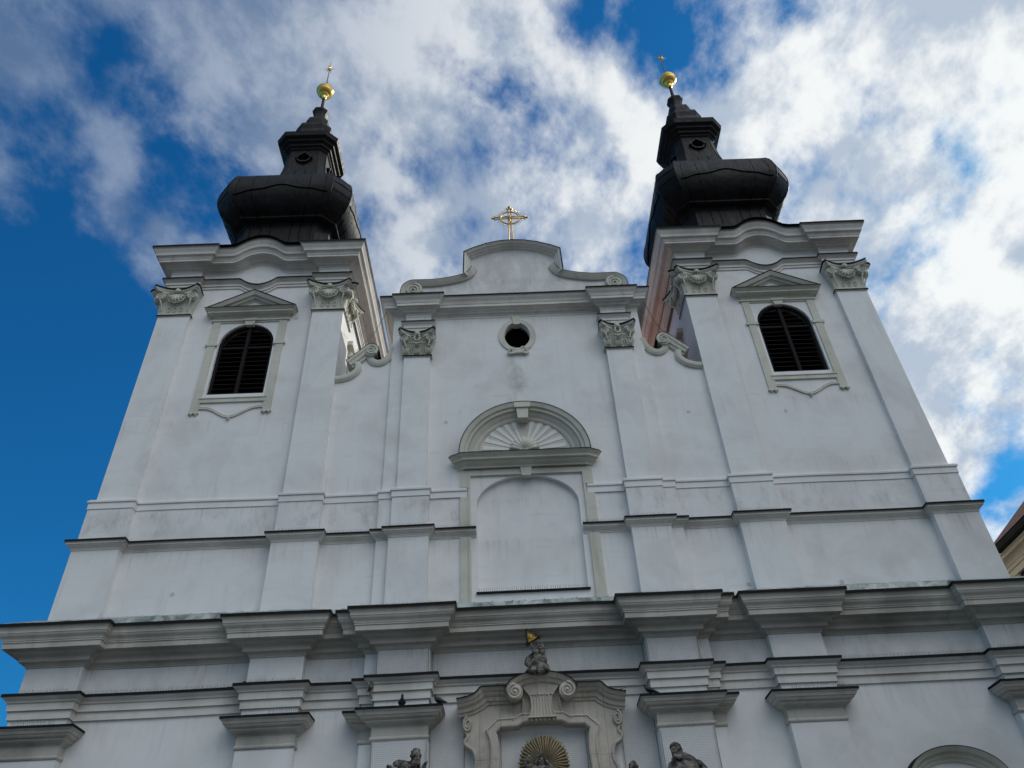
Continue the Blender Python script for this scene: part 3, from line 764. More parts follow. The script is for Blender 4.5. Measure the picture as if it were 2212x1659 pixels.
def make_tower(mirror):
    VOID = DARKHOLE
    B = lambda mb, name, mats, parent, w=True: mb.build(name, mats, parent, mirror=mirror, do_warp=w)
    tp = tower_path()
    mb = MB()
    # walls: everything except the front panel, which carries the opening
    order = tp[4:] + tp[:4]
    sweep(mb, order[:-1] + [(TX-TH+1.2, 0.0)], [(0, 15.2), (0, 26.3)], cap=False, step=1.2)
    wx = TX; WIN = [(wx-1.03, 19.64), (wx+1.03, 19.64)] + [(wx+1.03*math.cos(t), 22.06+1.03*math.sin(t)) for t in [PI*i/24 for i in range(25)]]
    mb.plate([(TX-TH+1.18, 15.2), (TX+TH-1.18, 15.2), (TX+TH-1.18, 26.4), (TX-TH+1.18, 26.4)], 0, .45, [WIN])
    tw = B(mb, 'bell_tower', WHITE, church)
    # louvred shutter
    mb = MB()
    fr = [(wx-1.03, 19.64), (wx+1.03, 19.64)] + [(wx+1.03*math.cos(t), 22.06+1.03*math.sin(t)) for t in [PI*i/24 for i in range(25)]]
    inn = [(wx-.93, 19.72), (wx+.93, 19.72)] + [(wx+.93*math.cos(t), 22.06+.93*math.sin(t)) for t in [PI*i/24 for i in range(25)]]
    mb.plate(fr, .10, .20, [inn], mi=1)
    mb.box(wx-.06, wx+.06, .06, .20, 19.70, 23.04, 1)
    nsl = 15
    for k in range(nsl):
        z = 19.78 + k*.215; hw = .95 if z < 22.06 else .95*math.sqrt(max(0.01, 1-((z-22.06)/.95)**2))
        mb.add([(wx-hw, .14, z), (wx+hw, .14, z), (wx+hw, .30, z+.17), (wx-hw, .30, z+.17)], [(0, 1, 2, 3)], 0)
        mb.box(wx-hw, wx+hw, .130, .15, z-.014, z+.010, 1)
    mb.box(wx-.95, wx+.95, .12, .19, 21.93, 22.02, 1)
    mb.box(wx-1.1, wx+1.1, .42, .44, 19.5, 23.2, 0)
    B(mb, 'louvre_shutter', [DARKWOOD, DARKFRAME], tw)
    # surround
    mb = MB()
    for s in (-1, 1):
        a, b = sorted((wx+s*1.13, wx+s*1.42)); mb.box(a, b, -.05, 0, 18.80, 21.97); mb.box(a, b, -.05, 0, 22.08, 23.22)
        a, b = sorted((wx+s*1.045, wx+s*1.50)); mb.box(a, b, -.075, 0, 21.965, 22.085)
        for dx in (1.20, 1.36):
            mb.lathe((wx+s*dx, -.04, 0), [(.0, 18.80), (.055, 18.80), (.06, 18.74), (.03, 18.69), (0, 18.66)], 8)
        mb.box(min(wx+s*1.10, wx+s*1.46), max(wx+s*1.10, wx+s*1.46), -.07, 0, 18.76, 18.80)
    mb.box(wx-1.5, wx+1.5, -.09, 0, 23.22, 23.30); mb.box(wx-1.13, wx+1.13, -.045, 0, 23.16, 23.225)
    mb.box(wx-.27, wx+.27, -.115, 0, 23.21, 23.315)
    mb.plate([(wx-.15, 22.98), (wx+.15, 22.98), (wx+.20, 23.2), (wx-.20, 23.2)], -.085, .06)
    mb.box(wx-1.2, wx+1.2, -.06, 0, 19.24, 19.40); mb.box(wx-1.2, wx+1.2, -.085, 0, 19.40, 19.44)
    ap = bez([(0, 18.57), (.15, 18.60), (.34, 18.70), (.62, 18.88), (.85, 18.97), (1.14, 18.99)], 7)
    pth = [(wx-x, z) for x, z in reversed(ap)] + [(wx+x, z) for x, z in ap[1:]]
    sweep_up(mb, pth, [(-.03, 0), (-.03, .05), (.03, .05), (.03, 0)], 0); sweep_up(mb, [(x, z+.07) for x, z in pth], [(-.012, 0), (-.012, .03), (.012, .03), (.012, 0)], 0)
    mb.lathe((wx, -.05, 0), [(0, 18.57), (.07, 18.57), (.05, 18.52), (.055, 18.47), (.02, 18.43), (0, 18.42)], 8)
    B(mb, 'window_surround', OLIVE, tw)
    # pediment
    mb = MB()
    sweep(mb, [(wx-1.36, 0), (wx-1.36, -.01), (wx+1.36, -.01), (wx+1.36, 0)], [(0, 23.34), (.05, 23.35), (.06, 23.40)] + cyma(.08, 23.41, .22, 23.49) + [(.28, 23.495), (.28, 23.58), (.30, 23.585)] +
          cyma(.31, 23.59, .37, 23.66, 3) + [(.40, 23.655, 1), (.40, 23.70, 1), (.0, 23.76, 1)], step=1)
    rk = [(wx-1.75, 23.70), (wx, 24.64), (wx+1.75, 23.70)]
    sweep_up(mb, rk, [(-.33, 0), (-.33, .06), (-.27, .09), (-.25, .17), (-.18, .20), (-.16, .28), (-.06, .34), (-.03, .36, 1), (0, .37, 1), (.02, .37, 1), (.02, 0, 1)], 0, step=.5)
    pd = B(mb, 'window_pediment', [OLIVE, FLASH], tw)
    mb = MB(); mb.plate([(wx-1.2, 23.74), (wx+1.2, 23.74), (wx, 24.38)], -.035, 0); B(mb, 'tympanum', WHITE, pd)
    # entablature
    fx = lambda x, y: (x-TX) if y < TY0+.5 else None
    def dip(x, y):
        if y > TY0+.45: return 0.0
        t = (x-TX)/.74
        return -.36*(1-t*t) if abs(t) < 1 else 0.0
    def rise(x, y):
        if y > TY0+.45: return 0.0
        return .53*arch((x-TX)/1.14)
    # finely divided front so that the curves are smooth
    te = [p for i, p in enumerate(tp) if i not in (7, 8, 17, 18)]
    fine = te[:3] + [(TX-1.4+.1*i, 0.0) for i in range(29)] + te[3:]
    fine[2] = (te[2][0], 0.0); fine[2+29+1] = (te[3][0], 0.0)
    mb = MB()
    sweep(mb, fine, [(0, 25.06), (.045, 25.065), (.045, 25.18), (.085, 25.185), (.085, 25.30), (.10, 25.305)] + cyma(.09, 25.31, .17, 25.40, 4) + [(.19, 25.405), (.215, 25.40, 1), (.215, 25.49, 1), (-.02, 25.52, 1)], dz=dip, closed=True, step=.5)
    B(mb, 'architrave', [CORNUP, FLASH], tw)
    mb = MB()
    sweep(mb, fine, [(-.02, 25.86), (.012, 25.865), (.012, 25.98)] + cove(.03, 25.985, .11, 26.04) + [(.13, 26.045), (.13, 26.075)] + cyma(.14, 26.08, .24, 26.15, 4) +
          [(.26, 26.16), (.44, 26.165), (.44, 26.265), (.46, 26.27), (.46, 26.30)] + cove(.47, 26.31, .56, 26.42) + [(.58, 26.425), (.58, 26.45)] + cyma(.585, 26.455, .69, 26.76, 6) +
          [(.74, 26.74, 1), (.74, 26.86, 1), (.66, 26.82, 1), (.3, 26.9, 1)], dz=rise, closed=True, step=.5)
    B(mb, 'tower_cornice', [CORNUP, FLASH], tw)
    # capitals on the front and on the two front corners
    for (px, yaw) in ((TX-TH+.6, 0), (TX+TH-.6, 0), (TX+TH, 90), (TX-TH, -90)):
        mb = capital(1.2, 23.48, 24.80, True, .28)
        ca, sa = math.cos(R(yaw)), math.sin(R(yaw))
        oy = TY0 if yaw == 0 else TY0+.62
        mb.build('capital', [OLIVE, FLASH], tw, mirror=mirror, do_warp=True, xf=lambda v: (px + v[0]*ca - v[1]*sa, oy + v[0]*sa + v[1]*ca, v[2]))
    # side opening, seen edge-on over the scroll
    mb = MB(); sx = TX+TH-.14
    mb.box(sx, sx+.10, TYC-1.45, TYC-1.10, 19.0, 22.9); mb.box(sx, sx+.10, TYC+1.10, TYC+1.45, 19.0, 22.9); mb.box(sx, sx+.16, TYC-1.5, TYC+1.5, 22.9, 23.15)
    mb.box(sx, sx+.03, TYC-1.0, TYC+1.0, 19.6, 22.9, 1); mb.box(sx, sx+.22, TYC-1.8, TYC+1.8, 23.3, 23.5)
    B(mb, 'side_window', [OLIVE, DARKWOOD], tw)

    # ---- dome
    DX, DY = TX-.12 if not mirror else TX+.10, 3.25
    mb = MB()
    N = 96
    lip = []
    per = subdivide([(TX-TH-.66, TY0-.66), (TX+TH+.66, TY0-.66), (TX+TH+.66, TY1+.66), (TX-TH-.66, TY1+.66)], .22, True)
    rings = []
    K = 10
    for k in range(K+1):
        t = k/K; ring = []
        for (x, y) in per:
            ang = math.atan2(y-TYC, x-TX); dx, dy = math.cos(ang), math.sin(ang)
            a = 2.16; h = a*.76
            m = max(abs(dx), abs(dy)); rr = a/m; q = (a+h)/(abs(dx)+abs(dy)); rr = min(rr, q)
            fxp, fyp = DX+rr*dx, DY+rr*dy
            hump = .53*max(arch((x-TX)/1.14) if abs(y-(TY0-.66)) < .01 or abs(y-(TY1+.66)) < .01 else 0, arch((y-TYC)/1.14) if abs(abs(x-TX)-TH-.66) < .01 else 0)
            z = 26.86 + (29.0-26.86)*(t**2.1) + hump*(1-t)**.6
            ring.append((x+(fxp-x)*t, y+(fyp-y)*t, z))
        rings.append(ring)
    loft(mb, rings, cap=False)
    prof = [(2.16, 28.8, .76), (2.10, 29.4, .76), (2.08, 30.42, .76), (2.14, 30.50, .76), (2.36, 30.58, .76), (2.42, 30.62, .76), (2.42, 30.70, .76), (2.36, 30.72, .76)]
    bul = bez([(2.40, 30.74), (2.74, 31.02), (2.99, 31.44), (3.11, 31.95), (3.09, 32.48), (2.97, 32.97), (2.72, 33.36), (2.25, 33.66), (1.83, 34.06), (1.52, 34.66), (1.30, 35.35), (1.14, 36.15), (1.06, 36.95), (1.04, 38.02)], 5)
    prof += [(a, z, .76-.05*min(1, max(0, (z-33)/3))) for a, z in bul]
    loft(mb, [oct_ring(DX, DY, a, r, z) for a, z, r in prof], cap=False)
    # seams
    def at(z):
        for i in range(len(prof)-1):
            if prof[i][1] <= z <= prof[i+1][1]:
                u = (z-prof[i][1])/max(1e-6, prof[i+1][1]-prof[i][1]); return prof[i][0]+(prof[i+1][0]-prof[i][0])*u, prof[i][2]+(prof[i+1][2]-prof[i][2])*u
        return prof[-1][0], prof[-1][2]
    for face in range(4):
        ca, sa = math.cos(face*PI/2), math.sin(face*PI/2)
        rot = lambda x, y: (DX + x*ca - y*sa, DY + x*sa + y*ca)
        for k in range(-3, 4):
            if k == 0: continue
            u = k/3.5; j = .12*math.sin(k*2.3+face)
            pts = []
            zz = [29.4+.5*i for i in range(14)] if abs(k) < 2 else [29.4+.4*i for i in range(13)]
            for z in zz:
                a, r = at(z); x, y = rot((u+j*.1)*a*r, -a-.004); pts.append((x, y, z))
            mb.tube(pts, .013, 4, 1, smooth=False, cap=False)
        # wavy lower edge of the upper sheets
        pts = []
        for i in range(41):
            t = -1+2*i/40; z = 31.82 + .22*math.cos(t*PI*1.0)*(1 if abs(t) < .55 else .9) + .05*math.cos(3*PI*t); a, r = at(z)
            x, y = rot(t*a*r*.93, -a-.008); pts.append((x, y, z))
        mb.tube(pts, .030, 5, 1, smooth=False, cap=False)
        for sg in (-1, 1):          # arrises
            pts = [rot(sg*at(z)[0]*at(z)[1], -at(z)[0]) + (z,) for z in [30.9+.25*i for i in range(28)]]
            mb.tube(pts, .024, 5, cap=False)
    # diagonal facets get cross seams
    for sx_ in (-1, 1):
        for sy_ in (-1, 1):
            for z in (31.2, 31.75, 32.3, 32.85):
                a, r = at(z); h = a*r
                mb.tube([(DX+sx_*h, DY+sy_*a, z), (DX+sx_*(a+h)/2*1.004, DY+sy_*(a+h)/2*1.004, z+.06), (DX+sx_*a, DY+sy_*h, z)], .016, 4, 1, cap=False)
    B(mb, 'dome', [DOME, SEAM], tw, False)
    # lantern cornice and stepped cap
    mb = MB()
    lp = [(1.05, 37.78, .70), (1.12, 37.86, .69), (1.12, 37.95, .69), (1.22, 38.02, .68), (1.24, 38.14, .68), (1.38, 38.24, .67), (1.40, 38.34, .67), (1.56, 38.46, .66), (1.60, 38.66, .66), (1.62, 38.74, .66), (1.56, 38.78, .66),
          (1.12, 39.2, .62), (.96, 39.7, .6), (.92, 40.1, .6), (.97, 40.42, .6), (.94, 40.62, .6), (.80, 40.76, .58), (.64, 40.80, .58), (.60, 41.1, .58), (.62, 41.5, .57), (.60, 41.72, .57), (.48, 41.86, .55), (.38, 41.90, .52), (.34, 42.1, .5), (.33, 42.5, .5), (.36, 42.66, .48), (.43, 42.90, .46), (.43, 43.0, .46)]
    loft(mb, [oct_ring(DX, DY, a, r, z) for a, z, r in lp])
    B(mb, 'lantern_cap', DOME, tw, False)
    # lantern portholes
    for face in (0, 1, 3):
        mb = MB(); ca, sa = math.cos(face*PI/2), math.sin(face*PI/2)
        xf = lambda v: (DX + v[0]*ca - v[1]*sa, DY + v[0]*sa + v[1]*ca, v[2])
        yf = -1.14; c = 37.02
        ringo = [(.38*math.cos(t), c+.38*math.sin(t)) for t in [2*PI*i/28 for i in range(28)]]
        mb.plate(ringo, yf-.05, -1.0, [[(.30*math.cos(t), c+.30*math.sin(t)) for t in [2*PI*i/28 for i in range(28)]]])
        for q in range(4):
            a = q*PI/2; mb.box(.38*math.cos(a)-.06, .38*math.cos(a)+.06, yf-.09, -1.0, c+.38*math.sin(a)-.06, c+.38*math.sin(a)+.06)
        mb.plate([(.31*math.cos(t), c+.31*math.sin(t)) for t in [2*PI*i/24 for i in range(24)]], yf-.02, -1.0, mi=1)
        mb.build('porthole', [DOME, VOID], tw, mirror=mirror, xf=xf)
    mb = MB(); mb.lathe((DX, DY, 0), [(.17, 42.95), (.13, 43.2), (.095, 43.6), (.085, 44.2), (.08, 44.62)], 10); mb.lathe((DX, DY, 0), [(.08, 44.62), (.05, 46.15), (.035, 46.9), (.022, 48.0), (.012, 48.85), (0, 48.86)], 8, 1)
    B(mb, 'finial_rod', [DOME, GREENROD], tw, False)
    mb = MB(); r = .49; c = 45.36
    pr_ = [(.09, 44.52), (.15, 44.60), (.13, 44.70), (.16, 44.84), (.26, 44.90)]
    pr_ += [(r*math.cos(t), c+r*math.sin(t)) for t in [R(-58+58*i/8) for i in range(8)]] + [(r+.02, c-.03), (r+.02, c+.03)] + [(r*math.cos(t), c+r*math.sin(t)) for t in [R(4+80*i/10) for i in range(11)]] + [(.06, 45.95), (.05, 46.2)]
    mb.lathe((DX, DY, 0), pr_, 28)
    B(mb, 'gilded_ball', GOLD, tw, False)
    mb = MB()
    for k in range(12):
        a = 2*PI*k/12; L = .34 if k % 2 == 0 else .22
        d = Vector((math.cos(a), math.sin(a)*.4, math.sin(a))).normalized() if k % 2 else Vector((math.cos(a), 0, math.sin(a)))
        mb.tube([Vector((DX, DY, 47.95)), Vector((DX, DY, 47.95))+d*L], [.045, .004], 5)
    for d in ((0, 1, 0), (0, -1, 0)): mb.tube([(DX, DY, 47.95), (DX, DY+d[1]*.3, 47.95)], [.05, .004], 5)
    mb.ball((DX, DY, 47.95), .08, 10, 7)
    B(mb, 'gilded_star', GOLD, tw, False)
make_tower(False)
make_tower(True)

# ---- nave behind the front
mb = MB(); mb.box(-6.2, 6.2, 2.9, 34, 0, 17.6); nave = mb.build('nave', WHITE, church)
mb = MB(); mb.add([(-6.9, 3.0, 17.2), (-6.9, 34.4, 17.2), (0, 34.4, 24.2), (0, 3.0, 24.2), (6.9, 3.0, 17.2), (6.9, 34.4, 17.2)], [(0, 1, 2, 3), (3, 2, 5, 4), (1, 5, 2), (0, 3, 4)])
mb.build('nave_roof', TILE, church)

# ---- bird spikes
def spikes(mb, x0, x1, y, z, gap=.055, h=.11):
    x = x0
    while x < x1:
        for dy in (-.035, .015):
            xx = x+random.uniform(-.012, .012); hh = h*random.uniform(.85, 1.1); r = .0026
            tx, ty = xx+random.uniform(-.01, .01), y+dy*1.8
            mb.add([(xx-r, y, z), (xx+r, y, z), (tx+r, ty, z+hh), (tx-r, ty, z+hh)], [(0, 1, 2, 3)])
        x += gap
for par_, runs in ((lower, [(-14.1, -12.7, -.70, 10.9), (-8.5, -6.1, -.78, 10.87), (-4.9, -2.6, -.98, 10.88), (-2.2, 2.2, -.45, 11.0), (2.6, 4.9, -.98, 10.88), (6.1, 8.5, -.78, 10.87), (12.7, 14.1, -.70, 10.9),
                             (-14.0, -12.7, -.45, 9.10), (-12.5, -8.1, -.16, 9.10), (-7.9, -6.6, -.45, 9.10), (8.1, 12.5, -.16, 9.10), (12.7, 14.0, -.45, 9.10), (-13.9, -12.8, -.55, 8.24), (-7.2, -6.3, -.55, 8.24),
                             (6.7, 8.1, -.55, 8.24)]),
                  (attic, [(-4.3, -3.2, -.36, 13.74), (-3.1, -1.7, -.1, 13.74), (1.7, 3.1, -.1, 13.74), (3.2, 4.3, -.36, 13.74), (-7.8, -6.6, -.36, 13.74), (-6.4, -4.9, -.1, 13.74), (6.6, 7.8, -.36, 13.74), (-1.6, 1.6, -.04, 11.62)]),
                  (hood, [(-1.5, -.9, -.28, 16.42), (.6, 1.7, -.28, 16.42)])):
    mb = MB()
    for (a, b, y, z) in runs: spikes(mb, a, b, y, z)
    tag(mb.build('bird_spikes', WIRE, par_), kind='stuff')

# ---- stone niche surround
NSX = lambda v: (v[0]*1.012, min(v[1]+.27, .02) if v[1] > -.5 else v[1]+.27, v[2]+.075)
NS_OUT = [(0, 8.70), (1.5, 8.45), (1.65, 8.28), (2.0, 8.12), (2.06, 7.85), (2.06, 7.62), (1.98, 7.44), (2.06, 7.32), (2.01, 7.2), (1.85, 7.1), (1.78, 6.9), (1.80, 6.7), (1.88, 6.5), (1.95, 6.0), (1.95, 4.9)]
NS_IN = [(0, 7.72), (.50, 7.71), (.66, 7.62), (1.09, 7.61), (1.215, 7.50), (1.17, 7.38), (1.14, 7.15), (1.14, 6.9), (1.17, 6.55), (1.17, 4.9)]
mb = MB()
lo_ = mirror_path(NS_OUT); li = mirror_path(NS_IN)
mb.plate(lo_ + list(reversed(li)), -.58, 0)
ns = mb.build('niche_surround', STONE, lower, do_warp=True, xf=NSX)
mb = MB()
inn = [(x, z) for x, z in NS_IN]
sweep_up(mb, mirror_path(inn), [(0, -.2), (0, .05), (.03, .07), (.17, .07), (.19, .10), (.22, .09), (.23, 0)], -.58, step=.3)
oute = bez([(.48, 8.30), (.50, 8.05), (.58, 7.88), (.78, 7.77)], 6)
for s in (-1, 1): mb.tube([(s*x, -.64, z) for x, z in oute], .03, 6)
sidep = bez(NS_OUT[4:], 4)
for s in (-1, 1): mb.tube([(s*(x-.04), -.58, z) for x, z in sidep], .045, 6)
mb.build('inner_frame', STONE, ns, do_warp=True, xf=NSX)
hp = [(-.36, 0), (-.36, .04), (-.30, .06), (-.28, .11), (-.20, .14), (-.15, .22), (-.09, .26), (-.07, .30), (-.01, .35), (0, .385, 1), (.04, .385, 1), (.04, -.5, 1)]
for s in (-1, 1):
    mb = MB()
    ph = [(.70, 8.56), (1.56, 8.555)] + bez([(1.60, 8.53), (1.72, 8.41), (1.92, 8.32), (2.22, 8.27)], 5)
    pth = [(s*x, z) for x, z in ph]
    sweep_up(mb, pth if s > 0 else list(reversed(pth)), hp, -.58, step=.2)
    mb.build('hood_moulding', [STONE, FLASH], ns, do_warp=True, xf=NSX)
mb = MB()
ca_ = [(-.93*math.cos(t), 8.40+.49*math.sin(t)**.9) for t in [PI*(.02+.96*i/30) for i in range(31)]]
sweep_up(mb, ca_, [(-.24, -.2), (-.24, .12), (-.20, .20), (-.12, .24), (-.10, .30), (-.02, .36), (0, .39, 1), (.035, .39, 1), (.035, -.5, 1)], -.60, step=.2)
for s in (-1, 1):
    c = (s*.69, 8.40)
    mb.tube([(c[0], -.55, c[1]), (c[0], -.96, c[1])], .21, 22)
    mb.tube(spiral(c, .20, 2.1, -.965, .03, PI/2, -s, 44, .9), [.045*(1-.5*i/44) for i in range(45)], 6)
    mb.ball((c[0], -.98, c[1]), .045, 8, 6)
mb.build('scroll_crown', [STONE, FLASH], ns, do_warp=True, xf=NSX)
mb = MB()
L = bez([(.50, 8.72), (.46, 8.55), (.32, 8.36), (.285, 8.15), (.30, 7.98), (.35, 7.80)], 5)
mb.plate(mirror_path([(0, L[0][1])] + L + [(0, L[-1][1])])[1:-1] if False else [(-x, z) for x, z in L] + [(x, z) for x, z in reversed(L)], -.74, -.5)
for k in range(8):
    u = (k-3.5)/3.5*.92
    mb.tube([(u*x, -.745, z) for x, z in L[10:]], [.020]*len(L[10:]), 5)
for k in range(6): mb.tube([((k-2.5)*.115-.055, -.76, 8.38), ((k-2.5)*.115, -.76, 8.345), ((k-2.5)*.115+.055, -.76, 8.38)], .016, 5)
mb.box(-.37, .37, -.80, -.5, 7.775, 7.81)
for k in range(6): mb.ball(((k-2.5)*.115, -.70, 7.735), (.045, .05, .04), 8, 6)
mb.build('fluted_console', STONE, ns, do_warp=True, xf=NSX)
for s in (-1, 1):
    mb = MB(); c = (s*1.95, 7.72)
    pts = [(c[0]+.115*(1-.8*i/36)*math.cos(PI/2+s*-1.9*2*PI*i/36), -.62, c[1]+.19*(1-.8*i/36)*math.sin(PI/2+s*-1.9*2*PI*i/36)) for i in range(37)]
    mb.tube(pts, [.042*(1-.5*i/36) for i in range(37)], 6)
    mb.plate([(c[0]+.125*math.cos(t), c[1]+.20*math.sin(t)) for t in [2*PI*i/20 for i in range(20)]], -.60, -.1)
    mb.build('ear_volute', STONE, ns, do_warp=True, xf=NSX)

# ------------------------------------------------------------------ cross on the gable
cr_ = empty('gilded_cross', (0, -.15, 27.02), 'gilded openwork cross with a ring of rays standing on the central gable', 'cross')
def L_(mb): return lambda v: (v[0], v[1], v[2])
mb = MB(); mb.box(-.30, .30, -.12, .12, .0, .10); mb.build('foot_plate', FLASH, cr_)
mb = MB()
zc = 1.72
for s in (-1, 1):
    mb.tube([(s*.12, 0, .10), (s*.09, 0, .35), (s*.065, 0, 1.0), (s*.06, 0, 2.28)], .026, 6)
    mb.tube([(-.62, 0, zc+s*.055), (.62, 0, zc+s*.055)], .026, 6)
    mb.ball((s*.12, 0, .12), .06, 8, 6)
    mb.tube([(s*.60, 0, zc+.055), (s*.66, 0, zc+.12)], [.03, .035], 6); mb.tube([(s*.60, 0, zc-.055), (s*.66, 0, zc-.12)], [.03, .035], 6)
    mb.ball((s*.74, 0, zc), (.06, .05, .05), 10, 7); mb.tube([(s*.62, 0, zc), (s*.72, 0, zc)], .045, 6)
    mb.tube([(s*.06, 0, 2.26), (s*.13, 0, 2.36)], [.03, .035], 6)
mb.tube([(0, -.05, .1), (0, -.05, zc-.1)], .018, 5)
mb.ball((0, 0, 2.45), (.07, .05, .07), 10, 7); mb.tube([(-.07, 0, 2.33), (.07, 0, 2.33)], .03, 6)
mb.build('cross_bars', CROSSGOLD, cr_)
mb = MB(); ringp = [(.40*math.cos(t), 0, zc+.40*math.sin(t)) for t in [2*PI*i/40 for i in range(41)]]
mb.tube(ringp, .032, 6, cap=False)
for k in range(44):
    a = 2*PI*(k+.5)/44
    if min(abs(math.cos(a)), abs(math.sin(a))) < .16: continue
    Lr = .13+.07*(k % 2)
    mb.tube([(.42*math.cos(a), 0, zc+.42*math.sin(a)), ((.42+Lr)*math.cos(a), 0, zc+(.42+Lr)*math.sin(a))], [.018, .006], 4)
mb.build('ray_ring', CROSSGOLD, cr_)
mb = MB(); mb.ball((0, -.07, zc+.05), (.035, .03, .05), 8, 6); mb.tube([(0, -.06, zc), (0, -.06, zc-.2), (0.02, -.05, zc-.36)], [.045, .04, .02], 6)
mb.tube([(-.22, -.05, zc+.06), (0, -.06, zc), (.22, -.05, zc+.06)], .018, 5); mb.build('small_figure', CROSSGOLD, cr_)

# ------------------------------------------------------------------ statues
def remesh(mb, name, mat, voxel, base, disp=.02, dscale=.09, smooth=3):
    o = mb.build(name, mat)
    m = o.modifiers.new('r', 'REMESH'); m.mode = 'VOXEL'; m.voxel_size = voxel
    m2 = o.modifiers.new('s', 'SMOOTH'); m2.iterations = smooth; m2.factor = .5
    dg = bpy.context.evaluated_depsgraph_get(); dg.update()
    me = bpy.data.meshes.new_from_object(o.evaluated_get(dg))
    o.modifiers.clear(); old = o.data; o.data = me; bpy.data.meshes.remove(old)
    nv = [v.normal.copy() for v in me.vertices]; co = []
    for v, nn in zip(me.vertices, nv):       # chiselled drapery folds
        p = v.co
        n = noise.noise(Vector((p.x/dscale, p.y/dscale, p.z/(dscale*3.2)))) + .4*noise.noise(p/(dscale*.35))
        co += list(p + nn*disp*n)
    me.vertices.foreach_set('co', co); me.update()
    for p in me.polygons: p.use_smooth = True
    me.name = name
    return setbase(o, base)
def limb(mb, pts, rs): 
    P = bez(pts, 4); Rr = bez([(r,) for r in rs], 4)
    mb.tube(P, [q[0] for q in Rr], 12)
    mb.ball(pts[0], rs[0]); mb.ball(pts[-1], rs[-1])
def hand(mb, c, d, L=.17):
    """palm, four unequal fingers and a thumb pointing along d"""
    c = Vector(c); d = Vector(d).normalized(); side = d.cross(Vector((0, -1, 0)))
    if side.length < .1: side = d.cross(Vector((1, 0, 0)))
    side.normalize(); nrm = side.cross(d)
    mb.ball(c+d*L*.25, (L*.30, L*.2, L*.30))
    for k, l in enumerate((.44, .52, .48, .38)):
        b = c + d*L*.42 + side*(k-1.5)*L*.16
        mb.tube([b, b+d*L*l*.6, b+d*L*l - nrm*L*.12], [L*.085, L*.08, L*.06], 7)
    b = c + d*L*.1 - side*L*.28; mb.tube([b, b+(d*.7-side*.6)*L*.25, b+(d-side*.35)*L*.42], [L*.1, L*.09, L*.06], 7)
def head(mb, c, s, turn, nod, beard=False, curls=0, hood=False, crown=False):
    """head of height s centred at c; turn about z (0 = facing -y), nod forwards"""
    Rm = Matrix.Rotation(turn, 3, 'Z') @ Matrix.Rotation(nod, 3, 'X')
    C = Vector(c); P = lambda x, y, z: C + Rm @ Vector((x*s, y*s, z*s))
    mb.ball(C, (.36*s, .43*s, .46*s), 16, 12, rot=Rm)
    mb.ball(P(0, -.10, -.22), (.25*s, .28*s, .27*s), 14, 10, rot=Rm)
    mb.tube([P(0, -.43, .08), P(0, -.52, -.10), P(0, -.44, -.13)], [.035*s, .065*s, .05*s], 8)     # nose
    for q in (-1, 1):
        mb.tube([P(q*.06, -.43, .10), P(q*.16, -.43, .13), P(q*.27, -.34, .09)], [.035*s, .05*s, .03*s], 7)   # brow
        mb.ball(P(q*.36, 0.02, -.02), (.05*s, .09*s, .12*s), 8, 6, rot=Rm)        # ear
        mb.ball(P(q*.17, -.33, -.12), (.11*s, .09*s, .10*s), 8, 6, rot=Rm)        # cheek
    mb.tube([P(-.10, -.41, -.25), P(0, -.45, -.24), P(.10, -.41, -.25)], .03*s, 6); mb.tube([P(-.08, -.40, -.31), P(0, -.43, -.31), P(.08, -.40, -.31)], .03*s, 6)
    mb.ball(P(0, -.36, -.42), .10*s, 8, 6)
    if beard:
        for k in range(14):
            a = R(-75+150*k/13); mb.tube([P(.30*math.sin(a), -.12-.26*math.cos(a), -.30), P(.26*math.sin(a), -.14-.26*math.cos(a), -.52), P(.13*math.sin(a), -.16-.2*math.cos(a), -.72-.1*random.random())], [.07*s, .08*s, .03*s], 6)
    if curls:
        for k in range(curls):
            a = random.uniform(-PI, PI); e = random.uniform(-.25, PI/2)
            x, y, z = .40*math.sin(a)*math.cos(e), .42*math.cos(a)*math.cos(e)+.08, .46*math.sin(e)+.05
            if y < -.2 and z < .24: continue
            mb.ball(P(x, y, z), random.uniform(.07, .11)*s, 7, 5)
    if hood:
        mb.ball(P(0, .12, .12), (.46*s, .48*s, .50*s), 14, 10, rot=Rm)
        for k in range(9):
            a = R(-100+200*k/8); mb.ball(P(.44*math.sin(a), -.18, .10+.42*math.cos(a)), .10*s, 8, 6)
        mb.tube([P(0, .35, -.1), P(0, .4, -.5), P(0, .3, -.8)], [.36*s, .4*s, .45*s], 10)
    if crown:
        for k in range(10):
            a = 2*PI*k/10; b = P(.30*math.cos(a), .30*math.sin(a)+.02, .36); mb.tube([b, P(.36*math.cos(a), .36*math.sin(a)+.02, .62)], [.06*s, .025*s], 6)
            mb.ball(P(.36*math.cos(a), .36*math.sin(a)+.02, .64), .045*s, 6, 5)
        mb.tube([P(.32*math.cos(t), .32*math.sin(t)+.02, .38) for t in [2*PI*i/16 for i in range(17)]], .06*s, 6)
        mb.tube([P(0, .02, .5), P(0, .02, .95)], [.16*s, .05*s], 8); mb.ball(P(0, .02, 1.0), .07*s, 7, 5)
